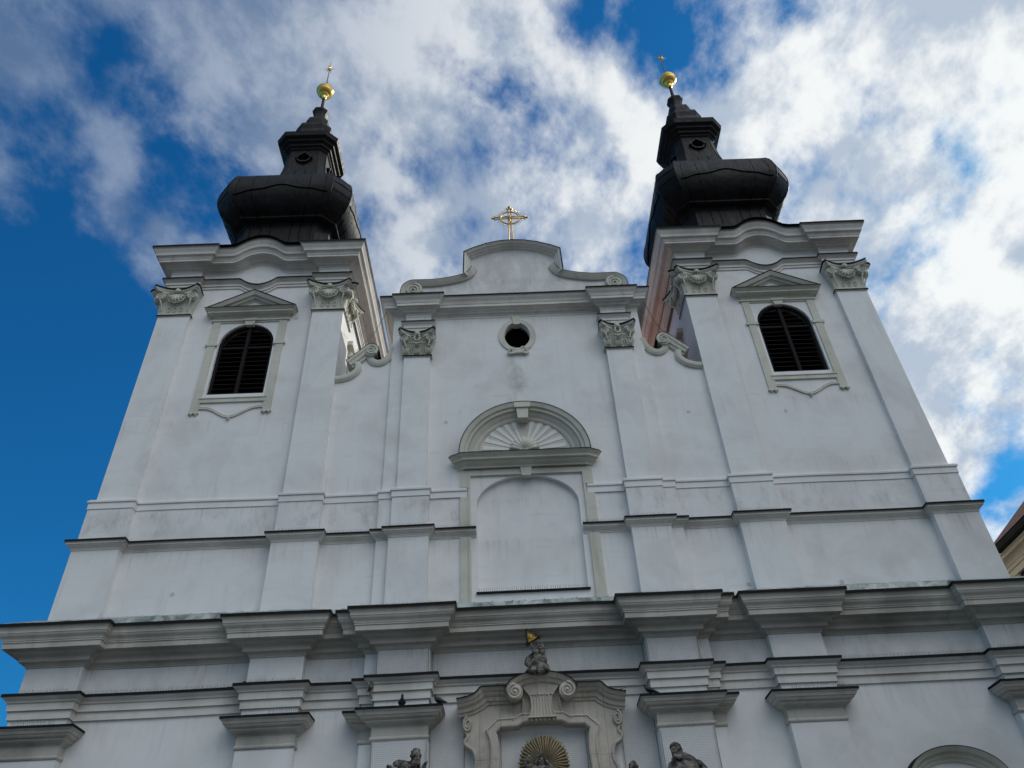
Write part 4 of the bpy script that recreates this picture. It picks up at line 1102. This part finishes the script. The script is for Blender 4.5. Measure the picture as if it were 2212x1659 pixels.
def robe(mb, bx, by, z0, z1, rb, rm, rtop, lean=(0, 0), folds=9, seed=0):
    rnd = random.Random(seed); n = 48; rings = []
    ph = [rnd.uniform(0, 6.28) for _ in range(4)]
    for i in range(19):
        t = i/18; z = z0+(z1-z0)*t
        r = (rb*(1-t)**1.4 + rm*4*t*(1-t)*.5 + rtop*t**1.2)
        ring = []
        for k in range(n):
            a = 2*PI*k/n
            f = 1 + (1-t)**.6*(.11*math.sin(folds*a+ph[0]+2.2*t) + .07*math.sin(5*a+ph[1]-3*t))
            ring.append((bx+lean[0]*t+r*f*1.15*math.cos(a), by+lean[1]*t+r*f*.85*math.sin(a), z))
        rings.append(ring)
    vs = [v for r_ in rings for v in r_]
    mb.add(vs, [(i*n+k, i*n+(k+1) % n, (i+1)*n+(k+1) % n, (i+1)*n+k) for i in range(18) for k in range(n)])
    mb.add(rings[0], [tuple(range(n))]); mb.add(rings[-1], [tuple(range(n))])

# left saint: bare-headed, leaning and looking down over his shoulder
mb = MB(); sx, sy_ = -3.42, -1.20
robe(mb, sx-.02, sy_, 4.75, 6.42, .50, .34, .24, (.04, 0), seed=1)
mb.ball((sx, sy_, 6.42), (.36, .22, .27)); mb.ball((sx-.06, sy_, 6.66), (.30, .2, .13), rot=Matrix.Rotation(.25, 3, 'Y')); mb.ball((sx+.12, sy_-.02, 6.62), (.22, .18, .13))
limb(mb, [(sx+.02, sy_, 6.5), (sx+.16, sy_-.05, 6.66), (sx+.22, sy_-.08, 6.74)], [.17, .125, .11])
head(mb, (-3.185, sy_-.10, 6.845), .33, .45, .38, beard=True, curls=46)
limb(mb, [(sx-.34, sy_, 6.52), (sx-.50, sy_-.08, 6.16), (sx-.16, sy_-.34, 5.96)], [.14, .12, .075]); hand(mb, (sx-.10, sy_-.36, 5.96), (1, -.2, .3))
limb(mb, [(sx+.30, sy_, 6.46), (sx+.46, sy_-.12, 6.16), (sx+.44, sy_-.30, 6.36)], [.13, .10, .07]); hand(mb, (sx+.44, sy_-.30, 6.40), (.2, 0, 1))
for k in range(6):
    mb.tube([(sx-.46+.07*k, sy_-.14-.02*k, 6.66-.03*k), (sx-.26+.07*k, sy_-.27, 6.40-.02*k), (sx+.06+.05*k, sy_-.26, 6.16)], [.05, .045, .03], 7)
mb.plate([(sx+.30, 6.42), (sx+.44, 6.36), (sx+.56, 6.70), (sx+.40, 6.60)], sy_-.34, sy_-.26)
tag(remesh(mb, 'saint_statue', STATUE, .016, (sx, sy_, 4.75), .014), 'dark stone saint statue with bare curly head bowed, below the left pigeons', 'statue')
# right saint: hooded, looking left
mb = MB(); sx = 3.36
robe(mb, sx, sy_, 4.75, 6.30, .52, .36, .26, (0, 0), seed=3)
mb.ball((sx, sy_, 6.26), (.38, .24, .28)); mb.ball((sx+.06, sy_, 6.50), (.30, .2, .14), rot=Matrix.Rotation(.42, 3, 'Y')); mb.ball((sx-.10, sy_, 6.50), (.20, .17, .12))
limb(mb, [(sx-.05, sy_, 6.35), (sx-.12, sy_-.03, 6.52), (sx-.16, sy_-.05, 6.62)], [.17, .13, .12])
head(mb, (3.19, sy_-.08, 6.72), .32, -.85, .28, beard=False, hood=False, curls=0)
Rm = Matrix.Rotation(-.85, 3, 'Z')
mb.ball(Vector((3.20, sy_-.03, 6.78)), (.15, .165, .115)); mb.ball((3.26, sy_+.02, 6.72), (.125, .13, .14))
for k in range(9): mb.ball((3.08+.03*k, sy_-.15+.02*k, 6.80+.012*(4-abs(k-4))), .035, 7, 5)
mb.tube([(3.10, sy_-.16, 6.56), (3.2, sy_-.20, 6.50), (3.36, sy_-.12, 6.52), (3.40, sy_+.03, 6.62)], [.04, .06, .06, .04], 8)
limb(mb, [(sx+.34, sy_, 6.34), (sx+.42, sy_-.10, 6.16), (sx+.24, sy_-.36, 6.06)], [.14, .13, .08]); hand(mb, (sx+.18, sy_-.37, 6.14), (-1, -.1, .25))
for k in range(4): mb.tube([(sx+.30+.05*k, sy_-.18, 6.40-.05*k), (sx+.42, sy_-.20, 6.28-.05*k), (sx+.44, sy_-.05, 6.22-.05*k)], [.02, .035, .02], 6)
limb(mb, [(sx-.28, sy_, 6.34), (sx-.40, sy_-.12, 6.0), (sx-.10, sy_-.36, 5.9)], [.13, .11, .07]); hand(mb, (sx-.04, sy_-.37, 5.92), (1, 0, .2))
tag(remesh(mb, 'saint_statue', STATUE, .016, (sx, sy_, 4.75), .014), 'dark stone monk statue with round cap and wide collar, looking left, below the right capital', 'statue')
# child angel beside the niche
mb = MB(); px_ = 2.12
robe(mb, px_, sy_, 4.75, 6.02, .34, .20, .15, seed=5); mb.ball((px_, sy_, 6.02), (.19, .14, .2)); limb(mb, [(px_, sy_, 6.12), (px_, sy_-.02, 6.28)], [.08, .075])
head(mb, (px_, sy_-.03, 6.37), .26, .35, .2, curls=60)
limb(mb, [(px_-.16, sy_, 6.08), (px_-.3, sy_-.12, 5.85), (px_-.12, sy_-.28, 5.74)], [.07, .065, .045]); hand(mb, (px_-.08, sy_-.29, 5.74), (1, -.2, .2), .12)
limb(mb, [(px_+.16, sy_, 6.08), (px_+.3, sy_-.1, 5.85), (px_+.22, sy_-.28, 5.95)], [.07, .065, .045]); hand(mb, (px_+.22, sy_-.29, 5.98), (0, -.2, 1), .12)
tag(remesh(mb, 'child_angel_statue', STATUE, .014, (px_, sy_, 4.75), .01), 'small curly-headed stone child statue beside the right edge of the niche surround', 'statue')
# crowned Madonna in the niche
mb = MB(); mx, my = -.08, -.50
robe(mb, mx, my, 5.35, 6.50, .44, .34, .26, (0, 0), seed=8); mb.ball((mx+.04, my, 6.45), (.33, .22, .24))
limb(mb, [(mx, my, 6.52), (mx-.02, my-.03, 6.70)], [.12, .085])
head(mb, (mx-.03, my-.05, 6.80), .25, .2, .12, crown=True)
mb.ball((mx-.02, my+.05, 6.80), (.15, .13, .17)); mb.tube([(mx-.12, my+.02, 6.78), (mx-.22, my, 6.6), (mx-.3, my, 6.45)], [.07, .08, .08], 8); mb.tube([(mx+.10, my+.02, 6.78), (mx+.22, my, 6.62), (mx+.34, my, 6.48)], [.07, .08, .09], 8)
limb(mb, [(mx+.30, my, 6.5), (mx+.40, my-.12, 6.22), (mx+.12, my-.30, 6.2)], [.12, .1, .06]); hand(mb, (mx+.06, my-.31, 6.2), (-1, 0, .2), .14)
limb(mb, [(mx-.26, my, 6.5), (mx-.38, my-.14, 6.24), (mx-.36, my-.22, 6.52)], [.11, .09, .055]); hand(mb, (mx-.36, my-.22, 6.54), (0, -.1, 1), .14)
mb.ball((mx-.34, my-.16, 6.80), (.085, .09, .10)); mb.ball((mx-.33, my-.10, 6.62), (.10, .1, .13))          # child on her arm
limb(mb, [(mx-.40, my-.12, 6.66), (mx-.46, my-.18, 6.80)], [.04, .03])
tag(remesh(mb, 'madonna_statue', STATUE, .014, (mx, my, 5.35), .012), 'stone crowned Madonna with child in front of the gilt ray disc in the niche', 'statue')
# gilt ray disc behind her
mb = MB(); hx, hz = -.02, 6.76
nr = 46
vs = []; fs = []
for k in range(nr*2):
    a = 2*PI*k/(nr*2); L = (.64 if k % 2 else .60); rr = random.uniform(.97, 1.03)
    vs.append((hx+L*math.cos(a)*rr, -.33+(.03 if k % 2 else -.02), hz+L*1.10*math.sin(a)*rr))
vs.append((hx, -.36, hz)); c_ = len(vs)-1
fs = [(k, (k+1) % (nr*2), c_) for k in range(nr*2)]
mb.add(vs, fs); mb.add([(v[0], v[1]+.06, v[2]) for v in vs], [(b, a, c) for a, b, c in fs])
for k in range(nr):
    a = 2*PI*(k*2+1)/(nr*2) + random.uniform(-.02, .02); L = random.uniform(.63, .67)
    mb.tube([(hx+.08*math.cos(a), -.38, hz+.08*math.sin(a)), (hx+L*math.cos(a), -.35, hz+1.10*L*math.sin(a))], [.008, .026], 5)
mb.box(hx-.05, hx+.05, -.33, -.02, 6.0, 6.1)
tag(setbase(mb.build('ray_disc', STRAW), (hx, -.34, 6.0)), 'faded gilt disc of carved rays behind the crowned Madonna', 'ray disc')

# God the Father seated on the niche crown
mb = MB(); gx, gy, gz = -.02, -.62, 8.97
robe(mb, gx-.02, gy, gz, gz+.34, .26, .12, .17, (.03, 0), 7, 11)
mb.ball((gx+.035, gy, gz+.41), (.165, .12, .17)); mb.ball((gx-.01, gy, gz+.22), (.19, .16, .14))
limb(mb, [(gx+.06, gy, gz+.50), (gx+.09, gy-.02, gz+.60)], [.085, .07])
head(mb, (gx+.115, gy-.03, gz+.665), .255, .25, .05, beard=True, curls=40)
limb(mb, [(gx-.07, gy, gz+.50), (gx-.135, gy-.04, gz+.66), (gx-.165, gy-.05, gz+.80)], [.055, .048, .036]); hand(mb, (gx-.165, gy-.05, gz+.80), (-.05, 0, 1), .10)
limb(mb, [(gx+.16, gy, gz+.48), (gx+.20, gy-.06, gz+.30), (gx+.15, gy-.14, gz+.18)], [.055, .048, .032]); hand(mb, (gx+.14, gy-.15, gz+.17), (-.5, -.2, -.6), .09)
limb(mb, [(gx+.06, gy-.02, gz+.16), (gx+.16, gy-.18, gz+.10), (gx+.24, gy-.14, gz+.03)], [.10, .08, .045])
limb(mb, [(gx-.06, gy-.02, gz+.16), (gx-.18, gy-.16, gz+.02), (gx-.32, gy-.12, gz-.0)], [.10, .08, .05])
for k in range(5): mb.tube([(gx-.10+.05*k, gy-.12, gz+.26), (gx-.16+.06*k, gy-.17, gz+.12), (gx-.26+.08*k, gy-.18, gz+.0)], [.03, .035, .02], 6)
mb.tube([(gx-.10, gy+.08, gz+.55), (gx-.26, gy+.08, gz+.42), (gx-.30, gy+.06, gz+.28), (gx-.22, gy+.03, gz+.18)], [.05, .09, .09, .05], 10)
mb.ball((gx, gy, gz-.02), (.30, .2, .06))
tag(remesh(mb, 'god_the_father_statue', STATUE, .009, (gx, gy, gz-.03), .006, .05, 2), 'small bearded stone figure seated on the niche crown with one arm raised', 'statue')
# gilded triangle with an eye
tx_, ty_, tz_ = -.165, -.69, 9.935
tri = [(-.10, .155), (.155, -.01), (-.10, -.165)]
mb = MB(); mb.plate([(tx_+x, tz_+z) for x, z in tri], ty_-.025, ty_+.02)
for (a, b) in ((0, 1), (1, 2), (2, 0)):
    A, Bq = Vector((tri[a][0], 0, tri[a][1])), Vector((tri[b][0], 0, tri[b][1])); O = Vector((tx_, ty_, tz_))
    mb.tube([O+A+Vector((0, -.03, 0)), O+Bq+Vector((0, -.03, 0))], .012, 5)
tr = setbase(mb.build('eye_triangle', GOLDOLD), (tx_, ty_, tz_-.165))
tag(tr, 'gilded triangle with an embossed eye and dark rays held up by the seated figure', 'emblem')
mb = MB(); ex, ez = tx_-.03, tz_
mb.tube([(ex-.055, ty_-.035, ez-.02), (ex-.03, ty_-.04, ez+.03), (ex+.015, ty_-.04, ez+.04), (ex+.06, ty_-.035, ez+.02)], .014, 5)
mb.tube([(ex-.055, ty_-.035, ez-.02), (ex-.02, ty_-.04, ez-.035), (ex+.03, ty_-.04, ez-.02), (ex+.045, ty_-.035, ez+.01)], .012, 5)
mb.ball((ex, ty_-.035, ez), (.022, .015, .022), 10, 7)
q_ = mb.build('eye', GOLD); 
q_.parent = tr; q_.matrix_parent_inverse = Matrix.Translation(-tr.location)
mb = MB()
ctr = Vector((-.015, 0, -.005))
for (a, b) in ((0, 1), (1, 2), (2, 0)):
    A, Bq = Vector((tri[a][0], 0, tri[a][1])), Vector((tri[b][0], 0, tri[b][1]))
    for k in range(9):
        p0 = A.lerp(Bq, (k+.5)/9); dr = (p0-ctr).normalized(); L = .075+.035*(k % 2)+.05*(abs(k-4)/4)**2
        mb.tube([Vector((tx_, ty_, tz_))+p0*1.0, Vector((tx_, ty_, tz_))+p0+dr*L], [.022, .007], 4)
q_ = mb.build('rays', BLACK); q_.parent = tr; q_.matrix_parent_inverse = Matrix.Translation(-tr.location)

# ------------------------------------------------------------------ pigeons
def pigeon(x, y, z, yaw, label, up_=.35, sc=1.0):
    mb = MB(); Rz = Matrix.Rotation(yaw, 3, 'Z'); T = lambda p: Vector((x, y, z)) + Rz @ Vector(p)*sc
    tl = Matrix.Rotation(-up_, 3, 'Y')
    mb.ball(T((0, 0, .115)), (.115*sc, .065*sc, .068*sc), 14, 10, rot=Rz @ tl)
    mb.tube([T((.06, 0, .145)), T((.095, 0, .19)), T((.105, 0, .235))], [.05*sc, .036*sc, .03*sc], 10)
    mb.ball(T((.112, 0, .245)), (.036*sc, .031*sc, .031*sc), 10, 8, rot=Rz)
    mb.tube([T((.14, 0, .242)), T((.172, 0, .232))], [.011*sc, .004*sc], 6)
    mb.tube([T((-.07, 0, .09)), T((-.15, 0, .05)), T((-.235, 0, .01))], [.045*sc, .035*sc, .02*sc], 8)
    for s in (-1, 1):
        mb.tube([T((.06, s*.055, .135)), T((-.04, s*.062, .105)), T((-.16, s*.03, .05))], [.03*sc, .038*sc, .012*sc], 8)
        mb.tube([T((.0, s*.03, .07)), T((.01, s*.03, .0))], .008*sc, 5)
        for a in (-.5, 0, .5): mb.tube([T((.01, s*.03, .003)), T((.01+.035*math.cos(a), s*.03+.035*math.sin(a), .003))], .005*sc, 4)
    o = remesh(mb, 'pigeon', PIGEON, .008*sc, (x, y, z), .001, .05, 2)
    return tag(o, label, 'pigeon', 'pigeons on the church ledges')
pigeon(-3.66, -.80, 8.205, R(-80), 'dark pigeon seen end-on, on the middle of the left central capital', .9, 1.05)
pigeon(-2.70, -.78, 8.205, R(150), 'dark pigeon with lowered tail at the right corner of the left central capital', .45, 1.1)
pigeon(2.86, -.80, 8.205, R(165), 'dark pigeon on the left end of the right central capital', .4, 1.05)
pigeon(-8.06, -.20, 9.10, R(20), 'dark pigeon crouching on the ledge against the second pilaster from the left', .1, .9)
# brown bundle hanging at the corner of the left central pilaster
mb = MB(); mb.ball((0, 0, .20), (.07, .06, .12)); mb.ball((.01, -.02, .33), (.05, .05, .06)); mb.tube([(0, 0, .12), (.02, 0, .0), (.06, 0, -.12)], [.05, .03, .012], 7); mb.tube([(-.03, 0, .2), (-.08, -.01, .08)], [.04, .015], 6)
mb.tube([(.01, 0, .36), (0, .0, .5)], .008, 5)
o = remesh(mb, 'hanging_bundle', STATUE, .010, (0, 0, -.12), .008, .05, 2); o.location = (-4.53, -.62, 8.48)
tag(o, 'small ragged brown bundle hanging under the ledge of the left central pilaster', 'bundle')
# twigs of old nests on the ledges
def twigs(x, y, z, n, L, label):
    mb = MB(); rnd = random.Random(int(x*100))
    for k in range(n):
        a = rnd.uniform(-.5, .5); l = L*rnd.uniform(.4, 1); cx_ = rnd.uniform(-L*.6, L*.6); cz = rnd.uniform(0, .04)
        mb.tube([(x+cx_-l/2*math.cos(a), y+rnd.uniform(-.04, .04), z+.01+cz), (x+cx_+l/2*math.cos(a), y+rnd.uniform(-.04, .04), z+.01+cz+abs(l*math.sin(a))*.6)], .007, 4)
    return tag(setbase(mb.build('nest_twigs', TWIG), (x, y, z)), label, 'twigs', 'loose nest twigs on ledges')
twigs(-8.32, -.14, 9.09, 14, .35, 'thin dark twigs scattered on the ledge left of the crouching pigeon')
twigs(1.98, -.45, 8.40, 12, .35, 'thin dark twigs on the right shoulder of the niche hood')
twigs(-1.98, -.45, 8.40, 10, .30, 'thin dark twigs on the left shoulder of the niche hood')

# ------------------------------------------------------------------ wires
def wire(pts, r, label, name='cable'):
    mb = MB(); mb.tube(pts, r, 5); return tag(setbase(mb.build(name, WIRE), pts[0]), label, 'cable')
wire([(-6.9, 3.3, 24.4), (-5.9, 1.9, 24.0), (-4.95, -.4, 23.05)], .010, 'thin wire from the left tower to the central gable')
wire([(6.9, 3.3, 24.4), (5.9, 1.9, 24.0), (4.95, -.4, 23.05)], .010, 'thin wire from the right tower to the central gable')

# ------------------------------------------------------------------ bird netting over the central bay
def net(label, x0, x1, z0, z1, yf, step=.046):
    mb = MB(); w = .0017
    nx = int((x1-x0)/step); nz = int((z1-z0)/step)
    Z = lambda i: z0+(z1-z0)*i/nz
    for i in range(nx+1):
        x = x0+(x1-x0)*i/nx
        pts = [(x+.01*noise.noise(Vector((x*2, z0+(z1-z0)*k/6, 3))), yf(x, z0+(z1-z0)*k/6), z0+(z1-z0)*k/6) for k in range(7)]
        vs = [(p[0]-w, p[1], p[2]) for p in pts] + [(p[0]+w, p[1], p[2]) for p in pts]
        mb.add(vs, [(k, k+1, 8+k, 7+k) for k in range(6)])
    for j in range(nz+1):
        z = Z(j); n = max(2, int((x1-x0)/.5)); pts = [(x0+(x1-x0)*k/n, yf(x0+(x1-x0)*k/n, z), z+.012*noise.noise(Vector((x0+(x1-x0)*k/n, z*2, 9)))) for k in range(n+1)]
        vs = [(p[0], p[1], p[2]-w) for p in pts] + [(p[0], p[1], p[2]+w) for p in pts]
        mb.add(vs, [(k, k+1, n+2+k, n+1+k) for k in range(n)])
    for x in (x0, x1):
        mb.tube([(x, yf(x, z0+(z1-z0)*k/8), z0+(z1-z0)*k/8) for k in range(9)], .012, 5)
    o = setbase(mb.build('bird_net', NETM), ((x0+x1)/2, yf((x0+x1)/2, z0), z0)); return tag(o, label, 'bird net', 'bird nets over the central bay')
net('fine bird net across the plain band below the main cornice, between the central pilasters', -2.95, 2.95, 9.12, 9.86, lambda x, z: -.05)
for s, side in ((-1, 'left'), (1, 'right')):
    a, b = sorted((s*3.02, s*4.43))
    net('fine bird net on the %s central pilaster below its capital' % side, a, b, 6.0, 7.46, lambda x, z: -.52)
    net('fine bird net on the %s central pilaster just under the main cornice' % side, a, b, 9.12, 9.86, lambda x, z: -.52)
    a, b = sorted((s*2.08, s*2.98))
    net('fine bird net on the wall strip %s of the niche surround' % side, a, b, 5.6, 8.1, lambda x, z: -.05)
net('fine bird net inside the niche behind the ray disc', -1.12, 1.12, 5.6, 7.6, lambda x, z: -.06)

# ------------------------------------------------------------------ house on the right
hb = empty('house', (17.0, 0, 0), 'cream house with red tiled roof behind the right edge of the church', 'house')
X = 17.0
def hpart(mb, name, mats, par=None):
    o = mb.build(name, mats); o.parent = par or hb
    if par is None: o.matrix_parent_inverse = Matrix.Translation((-17, 0, 0))
    return o
mb = MB(); mb.box(X, X+11, -14, 3.1, 0, 13.6); mb.box(X+.003, X+10.9, 3.1, 12, 0, 13.5); hpart(mb, 'wall', CREAM)
mb = MB(); HPTH = [(X, 12), (X, -14), (X+11, -14), (X+11, 12)]
sweep(mb, HPTH, [(0, 13.28), (.04, 13.29), (.04, 13.42)] + cove(.06, 13.42, .28, 13.58) + [(.34, 13.585), (.34, 13.68), (.42, 13.69), (.42, 13.76), (0, 13.80)])
hpart(mb, 'eaves_cornice', CREAMTRIM)
mb = MB(); sweep(mb, [(X, 3.3), (X, -14), (X+11, -14), (X+11, 3.3)], [(.40, 13.72), (.64, 13.72), (.68, 13.84), (.66, 13.92), (.4, 13.90)])
hpart(mb, 'gutter', FLASH)
mb = MB(); e = .7
mb.add([(X-e, 3.7, 13.92), (X-e, -14.7, 13.92), (X+11+e, -14.7, 13.92), (X+11+e, 3.7, 13.92), (X+5.5, -2.5, 20.1), (X+5.5, -8.5, 20.1)], [(0, 1, 5, 4), (1, 2, 5), (2, 3, 4, 5), (3, 0, 4)])
mb.add([(X-.3, 3.75, 13.75), (X-.3, 12.3, 13.75), (X+11.3, 12.3, 13.75), (X+11.3, 3.75, 13.75), (X+5.5, 12.3, 16.0), (X+5.5, 3.75, 16.0)], [(0, 1, 4, 5), (2, 3, 5, 4), (1, 2, 4), (3, 0, 5)])
hpart(mb, 'roof', TILEBROWN)
for yy in (-11.2, -7.7, -4.2, -.7, 2.85, 6.4, 9.9):
    mb = MB(); mb.box(X-.02, X+.05, yy-.55, yy+.55, 10.4, 12.98); wn = hpart(mb, 'window', GLASS)
    mb = MB()
    for a, b in ((yy-.75, yy-.55), (yy+.55, yy+.75)): mb.box(X-.10, X, a, b, 10.2, 12.98)
    mb.box(X-.14, X, yy-.80, yy+.80, 12.98, 13.16); mb.box(X-.18, X, yy-.80, yy+.80, 10.08, 10.2); mb.box(X-.06, X, yy-.03, yy+.03, 10.4, 12.98); mb.box(X-.055, X, yy-.55, yy+.55, 12.2, 12.26)
    hpart(mb, 'window_frame', CREAMTRIM, wn)
